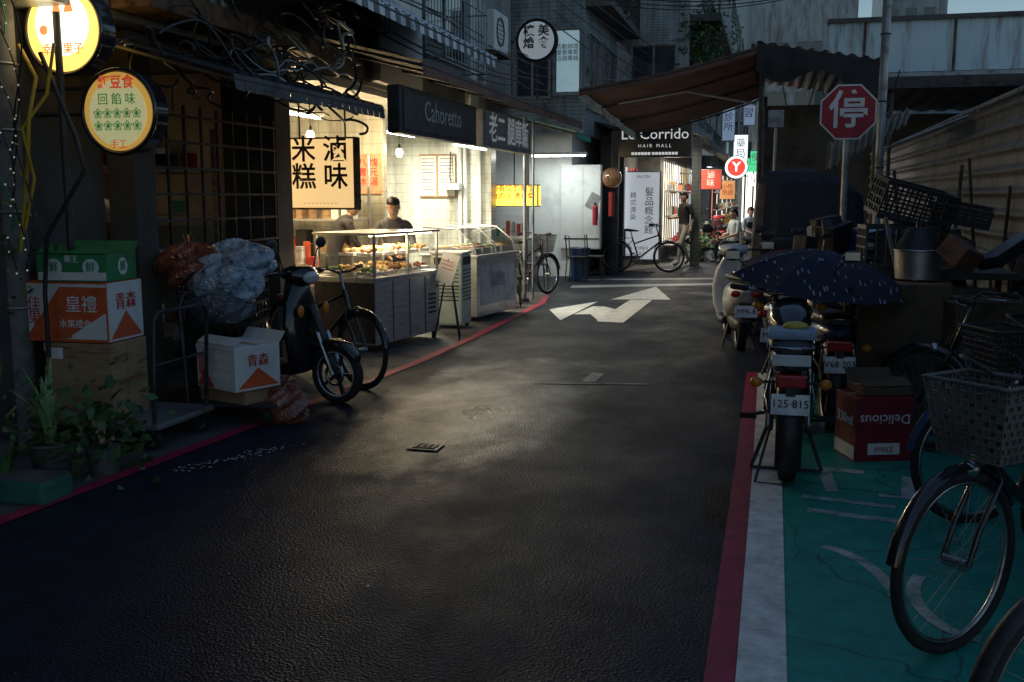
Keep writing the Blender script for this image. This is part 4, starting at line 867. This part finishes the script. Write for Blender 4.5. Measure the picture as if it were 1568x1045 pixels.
carton('cardboard_box',(.9,7.4,0),(.6,.4,1.0),-.1,cardd); carton('cardboard_box',(1.35,7.2,0),(.45,.4,.9),.2,cardd,None,True); carton('cardboard_box',(.62,6.95,.0),(.3,.3,.35),.3,cardd)
crate('plastic_crate',(.9,8.0,1.07),(0,0,.1)); crate('plastic_crate',(.95,8.0,1.42),(.15,.25,.2),d=(.52,.36,.25)); crate('plastic_crate',(1.35,8.1,1.42),(.1,.2,-.2),d=(.4,.35,.1))
crate('plastic_crate',(.8,8.5,0),(0,0,.1)); crate('plastic_crate',(.8,8.5,.33),(0,0,.05)); crate('plastic_crate',(.8,8.5,.66),(0,0,.1))
s=MB('metal_table'); s.b2(.55,1.7,7.75,8.3,1.0,1.05,dmetal); 
for x in(.58,1.66):
    for y in(7.8,8.25): s.cyl((x,y,0),(x,y,1.0),.02,dmetal)
s.done()
s=MB('metal_bucket',loc=(1.0,7.55,1.02)); s.cyl((0,0,0),(0,0,.2),.15,M('brushed_aluminium',(.6,.62,.64),.4,1,var=.2),r2=.17,n=28); s.cyl((0,0,.2),(0,0,.36),.17,black,r2=.08,n=24); s.ring((0,0,.2),(0,0,1),.17,.008,chrome,n=28); s.cyl((0,0,.36),(0,0,.4),.03,black); s.done()
s=MB('covered_goods_stack',loc=(.38,12.2,0)); rings=[]
fold=[R(-.07,.07) for _ in range(32)]
for z,w in((0,.66),(.5,.64),(1.0,.62),(1.5,.6),(1.75,.58),(1.86,.5),(1.9,.25),(1.92,.03)):
    rr=[]
    for i in range(32):
        t=2*PI*i/32; c_,s_=math.cos(t),math.sin(t); e=.35; q=w*(1+fold[i]*(1.4-z*.6)); 
        rr.append(Vector((math.copysign(abs(c_)**e,c_)*q,math.copysign(abs(s_)**e,s_)*q*.8,max(0,z-.18*(c_>0)*(z>1)*abs(c_)+R(-.02,.02)))))
    rings.append(rr)
s.loft(rings,M('tarpaulin_dark',(.015,.019,.03),.6,bump=.5,fine=8),smooth=False); s.done()
s=MB('folding_table'); s.b2(.2,1.6,9.4,10,.72,.75,wood)
for i in range(24): s.box((R(.25,1.55),R(9.4,9.9),R(.8,1.3)),(R(.08,.3),R(.08,.3),R(.06,.3)),random.choice([black,dmetal,black,black,rustm,darkc,bluep]),rot=(R(-.3,.3),R(-.3,.3),R(0,3)),bev=.01)
for x in(.25,1.55): s.cyl((x,9.7,0),(x,9.7,.72),.02,dmetal)
s.done()
s=MB('scrap_pile')
for i in range(46): s.box((R(1.15,2.05),R(7,10.5),R(.1,1.25)),(R(.1,.45),R(.1,.45),R(.06,.4)),random.choice([black,dmetal,cardd,rustm,darkc,cardd]),rot=(R(-.5,.5),R(-.5,.5),R(0,3)),bev=.01)
for i in range(20): x,y=R(1.1,2.0),R(7,10); s.tube([(x,y,0),(x+R(-.4,.4),y+R(-.6,.6),R(1,2.0))],R(.008,.02),random.choice([galv,rustm,dmetal]),n=6)
s.done()
# ------------------------------------------------------------ left foreground goods
s=MB('platform_hand_truck',loc=(-4.05,5.65,0)); s.box((-.1,0,.16),(.95,.66,.035),galv,bev=.008)
for x,y in((-.45,-.25),(.28,-.25),(-.45,.25),(.28,.25)): s.cyl((x,y-.02,.06),(x,y+.02,.06),.06,rubber); s.box((x,y,.11),(.04,.05,.07),dmetal)
s.tube([(.33,-.3,.18),(.36,-.3,.83),(.36,-.25,.88),(.36,.25,.88),(.36,.3,.83),(.33,.3,.18)],.014,dmetal); s.tube([(.35,-.3,.55),(.35,.3,.55)],.01,dmetal); s.done()
def wdeco(s,d):
    s.b2(-d[0]/2-.006,d[0]/2+.006,-d[1]/2-.008,-d[1]/2-.001,.0,.05,wood); s.b2(-d[0]/2-.006,d[0]/2+.006,-d[1]/2-.008,-d[1]/2-.001,d[2]-.05,d[2],wood); s.b2(-.03,.03,-d[1]/2-.008,-d[1]/2-.001,.05,d[2]-.05,wood)
    s.b2(d[0]/2+.001,d[0]/2+.008,-.03,.03,.0,d[2],wood); s.b2(-.2,-.1,-d[1]/2-.011,-.008-d[1]/2,d[2]-.1,d[2]-.03,inkw)
carton('wooden_crate',(-4.22,5.5,.18),(.46,.4,.5),.05,wood,wdeco)
def fdeco(s,d):
    y=-d[1]/2-.003; x=d[0]/2+.003; h=d[2]
    s.poly([(-d[0]/2+.01,y,.02),(-.02,y,h-.02),(-d[0]/2+.01,y,h-.02)],cardw) ; s.poly([(d[0]/2-.01,y,.02),(d[0]/2-.01,y,h*.5),(.0,y,.02)],cardw)
    s.text('皇禮',(d[0]*.2,y-.002,h*.62),h*.3,inkw); s.text('佳\n果',(-d[0]*.36,y-.002,h*.5),h*.26,inkr,sp=.9); s.text('水果禮盒',(d[0]*.12,y-.002,h*.3),h*.15,inkw)
    s.poly([(x,-d[1]/2+.02,.02),(x,d[1]/2-.02,.02),(x,0,h*.5)],orange); s.text('青森',(x+.003,0,h*.65),h*.3,inkr,rz=PI/2); s.b2(-d[0]/2,d[0]/2,y-.001,y,h-.03,h-.012,cardw)
def two(s,d): fdeco(s,d); s.b2(d[0]/2+.0005,d[0]/2+.002,-d[1]/2+.005,d[1]/2-.005,.005,d[2]-.005,cardw)
carton('fruit_carton',(-4.3,5.5,.685),(.6,.38,.38),.04,orange,two)
def gdeco(s,d):
    y=-d[1]/2-.003; s.b2(-d[0]/2+.01,d[0]/2-.01,y,y+.002,.01,.06,cardw); x=d[0]/2+.003
    for q in(-.12,.13): s.cyl((q,y-.002,.09),(q,y,.09),.055,cardw,n=20); s.text('鮮',(q,y-.004,.09),.07,inkg)
    s.cyl((x,0,.09),(x+.002,0,.09),.055,cardw,n=20); s.text('鮮',(x+.004,0,.09),.07,inkg,rz=PI/2); s.text('果王',(-.0,y-.002,.14),.05,inkw)
carton('fruit_carton',(-4.24,5.48,1.067),(.48,.34,.17),.1,greenpr,gdeco,True)
s=MB('hand_truck',loc=(-3.65,6.35,0),rz=.15); s.box((0,0,.15),(.62,.5,.03),dmetal,bev=.005)
for x in(-.25,.25):
    for y in (-.2,.2): s.cyl((x-.02,y,.06),(x+.02,y,.06),.06,rubber)
s.tube([(-.32,-.25,.15),(-.34,-.28,.85),(-.34,-.2,.92),(-.34,.2,.92),(-.34,.25,.85),(-.32,.25,.15)],.014,dmetal); s.done()
carton('fruit_carton',(-3.62,6.22,.27),(.44,.38,.31),-.42,cardw,lambda s,d:(fdeco(s,d),s.poly([(-d[0]/2+.01,-d[1]/2-.002,.01),(-.02,-d[1]/2-.002,.01),(-d[0]/2+.01,-d[1]/2-.002,.25)],orange)),True)
carton('cardboard_box',(-3.64,6.3,.166),(.45,.38,.1),-.3,card)
crate('plastic_crate',(-4.0,6.7,.0),(0,0,.2)); crate('plastic_crate',(-4.0,6.7,.33),(0,0,.15)); crate('plastic_crate',(-4.0,6.7,.66),(0,0,.2),d=(.55,.4,.3))
def bag(name,loc,r,m,seed,tie=True):
    random.seed(seed); s=MB(name,loc=loc); n,k=56,34; vs=[]
    ph=[(R(2,7),R(2,7),R(0,6),R(.02,.05)) for _ in range(10)]+[(R(9,16),R(6,14),R(0,6),R(.008,.02)) for _ in range(8)]
    for i in range(k+1):
        f=PI*i/k
        for j in range(n):
            t=2*PI*j/n; q=1+sum(am*math.sin(round(A)*t+round(B)*f+C) for A,B,C,am in ph)+R(-.015,.015)
            x=math.sin(f)*math.cos(t)*r[0]*q; y=math.sin(f)*math.sin(t)*r[1]*q; z=math.cos(f)*r[2]*q
            if z<-r[2]*.75: z=-r[2]*.75
            vs.append(Vector((x,y,z+r[2]*.75)))
    s.add(vs,[(i*n+j,(i+1)*n+j,(i+1)*n+(j+1)%n,i*n+(j+1)%n) for i in range(k) for j in range(n)],m,False)
    if tie:
        for j in range(7): an=j*.9; s.poly([(0,0,r[2]*1.65),(math.cos(an)*.05,math.sin(an)*.05,r[2]*1.65+.09),(math.cos(an+.6)*.05,math.sin(an+.6)*.05,r[2]*1.65+.08)],m)
    s.done()
bag('plastic_bag',(-4.15,6.5,.95),(.24,.2,.17),plastic_bag2,3); bag('plastic_bag',(-3.85,6.45,.85),(.26,.22,.17),plastic_bag,4,False); bag('plastic_bag',(-3.85,6.65,1.0),(.3,.2,.15),plastic_bag,6,False)
bag('plastic_bag',(-3.85,6.4,.7),(.24,.2,.14),M('plastic_bag_dark',(.06,.075,.1),.3,coat=.3,bump=.4,fine=18),9,False)
bag('plastic_bag',(-3.33,6.33,.0),(.17,.15,.15),plastic_bag2,5)
random.seed(11)
s=MB('shop_shelving',loc=(-5.6,7.4,0))
for z in(.4,.9,1.4,1.8): s.b2(-.6,.6,-.9,.9,z,z+.03,wood)
for i in range(60): s.box((R(-.5,.55),R(-.85,.85),random.choice((.5,1.0,1.5,1.9))),(R(.06,.18),R(.06,.18),R(.1,.25)),random.choice(pal),bev=.005)
for x in(-.6,.6):
    for y in(-.9,.9): s.b2(x-.02,x+.02,y-.02,y+.02,0,2.2,wood)
s.done()
s=MB('window_lattice'); 
for i in range(9): s.b2(-4.5,-4.48,6.55+i*.24,6.57+i*.24,1.2,2.3,dmetal)
for i in range(6): s.b2(-4.478,-4.46,6.5,8.5,1.2+i*.2,1.22+i*.2,dmetal)
s.done()
def blades(s,c,n,l,m,w=.02,sp=.5):
    for i in range(n):
        an=R(0,2*PI); L=l*R(.6,1.1); lean=R(.15,sp); d=Vector((math.cos(an),math.sin(an),0)); u=Vector((-d.y,d.x,0)); vs=[]
        for k_ in range(6):
            t=k_/5; P=Vector(c)+d*(lean*L*t*t+.02)+Vector((0,0,L*t-.3*lean*L*t*t*t)); ww=w*(1-t**2)*.5+.001; vs+=[P-u*ww,P+Vector((0,0,-.004)),P+u*ww]
        s.add(vs,[(i_*3+j,i_*3+j+1,(i_+1)*3+j+1,(i_+1)*3+j) for i_ in range(5) for j in range(2)],m,True)
s=MB('potted_plant',loc=(-3.95,4.7,0)); s.cyl((0,0,0),(0,0,.2),.09,terr,r2=.12,n=20); s.ring((0,0,.2),(0,0,1),.12,.012,terr,n=20); blades(s,(0,0,.2),18,.5,M('aloe_leaf',(.18,.28,.11),.45,var=.5,scale=12),.045,.6)
for i in range(80): 
    an=R(0,6.3); q=Vector((math.cos(an)*R(.0,.3),math.sin(an)*R(0,.2),R(.12,.32))); d=Vector((R(-1,1),R(-1,1),R(-.2,.5))).normalized(); u=d.cross(Vector((0,0,1))).normalized(); l=R(.05,.12); s.poly([q,q+d*l*.5+u*l*.3,q+d*l,q+d*l*.5-u*l*.3],leafm)
s.done()
s=MB('potted_plant',loc=(-4.2,4.5,0)); s.cyl((0,0,0),(0,0,.22),.1,terr,r2=.13,n=20); blades(s,(0,0,.2),14,.5,leafm,.03,.6); s.done()
s=foliage('potted_plant',(0,0,.25),(.16,.12,.08),260,[leafm,leafd],.08,loc=(-3.72,4.85,0)); s.cyl((0,0,0),(0,0,.16),.08,terr,r2=.1,n=18); s.done()
s=MB('planter_box',loc=(-3.84,4.33,0)); s.box((0,0,.06),(.46,.24,.12),potg,bev=.02); s.box((0,0,.122),(.42,.2,.01),conc); blades(s,(-.1,0,.12),10,.2,leafm,.02,.8); s.done()
s=foliage('hanging_vine',(0,0,0),(.1,.08,.8),240,[M('dry_leaf',(.2,.16,.06),.6),leafd],.05,loc=(-4.64,5.1,1.0)); s.done()
s=foliage('potted_plant',(0,0,.5),(.25,.25,.25),300,[leafm,leafd],.1,loc=(-1.75,25.0,0)); s.cyl((0,0,0),(0,0,.25),.12,terr,r2=.16,n=18); s.done()
# ------------------------------------------------------------ people
def person(name,loc,rz,J,cols,scale=1,hair='short'):
    root=bpy.data.objects.new(name,None); sc.collection.objects.link(root); root.location=loc; root.rotation_euler=(0,0,rz); root.scale=(scale,)*3
    names=list(J.keys()); 
    rad=dict(pelvis=.125,waist=.115,chest=.135,uchest=.115,neck=.052,hbase=.05,shL=.058,elL=.042,wrL=.027,hpL=.085,knL=.058,anL=.038,toL=.035,shR=.058,elR=.042,wrR=.027,hpR=.085,knR=.058,anR=.038,toR=.035)
    ed=[('pelvis','waist'),('waist','chest'),('chest','uchest'),('uchest','neck'),('neck','hbase')]
    for S in'LR': ed+=[('uchest','sh'+S),('sh'+S,'el'+S),('el'+S,'wr'+S),('pelvis','hp'+S),('hp'+S,'kn'+S),('kn'+S,'an'+S),('an'+S,'to'+S)]
    me=bpy.data.meshes.new('t'); me.from_pydata([J[n] for n in names],[(names.index(x),names.index(y)) for x,y in ed],[])
    o=bpy.data.objects.new('t',me); sc.collection.objects.link(o)
    md=o.modifiers.new('s','SKIN'); md.use_smooth_shade=True
    for i,n in enumerate(names):
        sv=me.skin_vertices[0].data[i]; r_=rad[n]; sv.radius=(r_*(1.25 if n in('pelvis','waist','chest','uchest') else 1),r_*(.85 if n in('pelvis','waist','chest','uchest') else 1)); sv.use_root=(n=='pelvis')
    sd=o.modifiers.new('d','SUBSURF'); sd.levels=2; sd.render_levels=2
    bpy.context.view_layer.update(); dg=bpy.context.evaluated_depsgraph_get(); m2=bpy.data.meshes.new_from_object(o.evaluated_get(dg)); bpy.data.objects.remove(o)
    body=bpy.data.objects.new('body',m2); sc.collection.objects.link(body); body.parent=root
    shirt,pants,shoe=cols; m2.materials.clear()
    for m in (shirt,pants,skin,shoe): m2.materials.append(m)
    lab={}
    for x,y in ed:
        n=y
        lab[(x,y)]=0
        if n[:2] in('kn','an') or n[:2]=='hp': lab[(x,y)]=1
        if n[:2]=='wr': lab[(x,y)]=2
        if n[:2]=='to': lab[(x,y)]=3
        if n in('hbase',): lab[(x,y)]=2
        if n=='neck': lab[(x,y)]=0
    def dist(P,A,B):
        A=Vector(A);B=Vector(B);t=max(0,min(1,(P-A).dot(B-A)/((B-A).length_squared+1e-9))); return (P-(A+(B-A)*t)).length
    for f in m2.polygons:
        P=f.center; best=min(ed,key=lambda e:dist(P,J[e[0]],J[e[1]])/rad[e[1]]); f.material_index=lab[best]; f.use_smooth=True
        if best==('pelvis','waist') and P.z<J['pelvis'][2]+.02: f.material_index=1
        if best==('uchest','neck') and P.z>J['neck'][2]-.01: f.material_index=2
    hb=Vector(J['hbase']); nk=Vector(J['neck']); d=(hb-nk).normalized(); tilt=math.atan2(-(hb.y-nk.y),(hb.z-nk.z))*.6
    H=MB('head',loc=tuple(hb+Vector((0,-.015,.085))),rot=(tilt,0,0),parent=root)
    rings=[]
    for z,w,f_,bk in((-.115,.03,-.05,.0),(-.10,.045,-.075,.03),(-.07,.058,-.088,.06),(-.03,.068,-.09,.085),(.01,.073,-.088,.095),(.05,.074,-.085,.095),(.085,.066,-.07,.08),(.11,.045,-.045,.055),(.122,.015,-.015,.02)):
        rings.append([Vector((math.cos(t)*w,(f_+bk)/2+math.sin(t)*(bk-f_)/2,z)) for t in [2*PI*i/18 for i in range(18)]])
    H.loft(rings,skin)
    H.loft([[Vector((x*w,-.088-dd,z)) for x in(-1,0,1)] +[Vector((0,-.08,z))] for z,w,dd in((.02,.006,0),(-.01,.01,.012),(-.028,.014,.018),(-.034,.01,.0))],skin)
    for x in(-.028,.028): H.sph((x,-.084,.012),(.012,.006,.006),inkw,n=8,k=6); H.sph((x,-.089,.012),(.005,.003,.005),inkb,n=8,k=6); H.box((x,-.088,.03),(.028,.006,.005),hairm)
    H.box((0,-.088,-.06),(.04,.006,.008),M('lips',(.3,.1,.09),.5)); 
    for x in(-1,1): H.sph((x*.075,.005,0),(.01,.018,.03),skin,n=8,k=6)
    hr=[]
    for z,w,f_,bk in((-.06,.05,.03,.09),(-.02,.074,.01,.103),(.03,.08,-.03,.106),(.06,.081,-.088,.105),(.095,.074,-.082,.092),(.122,.05,-.055,.065),(.135,.018,-.02,.025)):
        hr.append([Vector((math.cos(t)*w,(f_+bk)/2+math.sin(t)*(bk-f_)/2,z+R(-.003,.003))) for t in [2*PI*i/18 for i in range(18)]])
    H.loft(hr,hairm)
    H.done()
    for S in'LR':
        w=Vector(J['wr'+S]); e=Vector(J['el'+S]); dd=(w-e).normalized(); hd=MB('hand_'+S.lower(),parent=root); side=Vector((0,-1,0)) if abs(dd.y)<.8 else Vector((1,0,0)); side=(side-dd*side.dot(dd)).normalized(); nm=dd.cross(side)
        hd.tube([w-dd*.02,w+dd*.03,w+dd*.085],[.022,.032,.034],skin,n=10)
        for i,l in enumerate((.065,.078,.072,.055)):
            o_=w+dd*.085+side*(.027-.018*i); hd.tube([o_-dd*.01,o_+dd*l*.5+nm*.006,o_+dd*l+nm*.022],[.0095,.009,.007],skin,n=6)
        o_=w+dd*.03+side*.028; hd.tube([o_,o_+side*.025+dd*.02,o_+side*.03+dd*.05],[.012,.011,.008],skin,n=6); hd.done()
    return root
J0=dict(pelvis=(0,0,.95),waist=(0,0,1.08),chest=(0,.0,1.25),uchest=(0,.01,1.38),neck=(0,.0,1.47),hbase=(0,-.015,1.52),
 shL=(.18,.01,1.40),elL=(.22,.03,1.12),wrL=(.22,-.06,.88),shR=(-.18,.01,1.40),elR=(-.22,.03,1.12),wrR=(-.2,-.08,.90),
 hpL=(.09,0,.88),knL=(.1,-.03,.49),anL=(.1,.03,.08),toL=(.12,-.12,.035),hpR=(-.09,0,.88),knR=(-.1,.0,.49),anR=(-.11,.04,.08),toR=(-.13,-.1,.035))
c_b=M('shirt_black',(.03,.03,.033),.8,var=.3); c_k=M('trousers_khaki',(.55,.5,.42),.8); c_d=M('trousers_dark',(.03,.035,.05),.8); c_w=M('shirt_white',(.5,.55,.6),.8,var=.1); c_s=M('shoes',(.1,.1,.1),.6); c_g=M('shirt_grey',(.1,.1,.11),.8)
Jw=dict(J0); Jw.update(knL=(.09,-.16,.5),anL=(.1,-.2,.09),toL=(.11,-.35,.04),knR=(-.09,.04,.49),anR=(-.1,.22,.12),toR=(-.1,.1,.04),elL=(.22,.1,1.13),wrL=(.22,.05,.9),wrR=(-.15,-.25,1.12),elR=(-.22,0,1.13))
person('pedestrian',(-1.98,23.15,0),-.9,Jw,(c_b,c_k,c_s),.98)
Jk=dict(J0); Jk.update(waist=(0,-.03,1.07),chest=(0,-.1,1.22),uchest=(0,-.17,1.33),neck=(0,-.22,1.42),hbase=(0,-.25,1.46),shL=(.18,-.17,1.34),shR=(-.18,-.17,1.34),elL=(.24,-.25,1.08),elR=(-.24,-.25,1.08),wrL=(.12,-.45,1.0),wrR=(-.1,-.45,1.0))
person('food_vendor',(-4.28,10.95,0),.35,Jk,(c_g,c_d,c_s),.95)
person('food_vendor',(-5.0,10.8,0),2.2,Jk,(c_b,c_d,c_s),.96)
Js=dict(J0); 
for k_ in('pelvis','waist','chest','uchest','neck','hbase','shL','elL','wrL','shR','elR','wrR','hpL','hpR'): Js[k_]=(J0[k_][0],J0[k_][1],J0[k_][2]-.43)
Js.update(wrL=(.12,-.28,.62),wrR=(-.12,-.28,.62),elL=(.22,-.05,.7),elR=(-.22,-.05,.7),knL=(.12,-.42,.5),knR=(-.12,-.42,.5),anL=(.12,-.42,.08),anR=(-.12,-.42,.08),toL=(.13,-.56,.035),toR=(-.13,-.56,.035))
person('seated_customer',(-.62,27.5,0),.6,Js,(c_w,c_d,c_s),1); chair((-.62,27.6,0),.6)
person('seated_customer',(-.9,24.5,0),-1,Js,(c_w,c_d,c_s),1); chair((-.9,24.6,0),-1)
finish_text()
# ------------------------------------------------------------ camera, sky, sun
cam=bpy.data.objects.new("camera",bpy.data.cameras.new("camera")); sc.collection.objects.link(cam); sc.camera=cam
cam.location=(0,0,1.6); cam.rotation_euler=(PI/2-p,0,a); cam.data.lens=35; cam.data.clip_end=600; cam.data.clip_start=.05
w=bpy.data.worlds.new("World"); sc.world=w; w.use_nodes=True; nt=w.node_tree
SR=math.radians(255); SE=math.radians(28)
sky=nt.nodes.new('ShaderNodeTexSky'); sky.sky_type='NISHITA'; sky.sun_disc=False; sky.sun_elevation=SE; sky.sun_rotation=SR; sky.air_density=1.3; sky.dust_density=.6; sky.ozone_density=3
bg=nt.nodes['Background']; bg.inputs[1].default_value=.095; nt.links.new(sky.outputs[0],bg.inputs[0])
sl=bpy.data.lights.new('sun','SUN'); sl.energy=.05; sl.angle=math.radians(25); sl.color=(.85,.92,1); so=bpy.data.objects.new('sun',sl); sc.collection.objects.link(so)
dirv=Vector((math.sin(SR)*math.cos(SE),math.cos(SR)*math.cos(SE),math.sin(SE)))
so.rotation_euler=dirv.to_track_quat('Z','Y').to_euler()
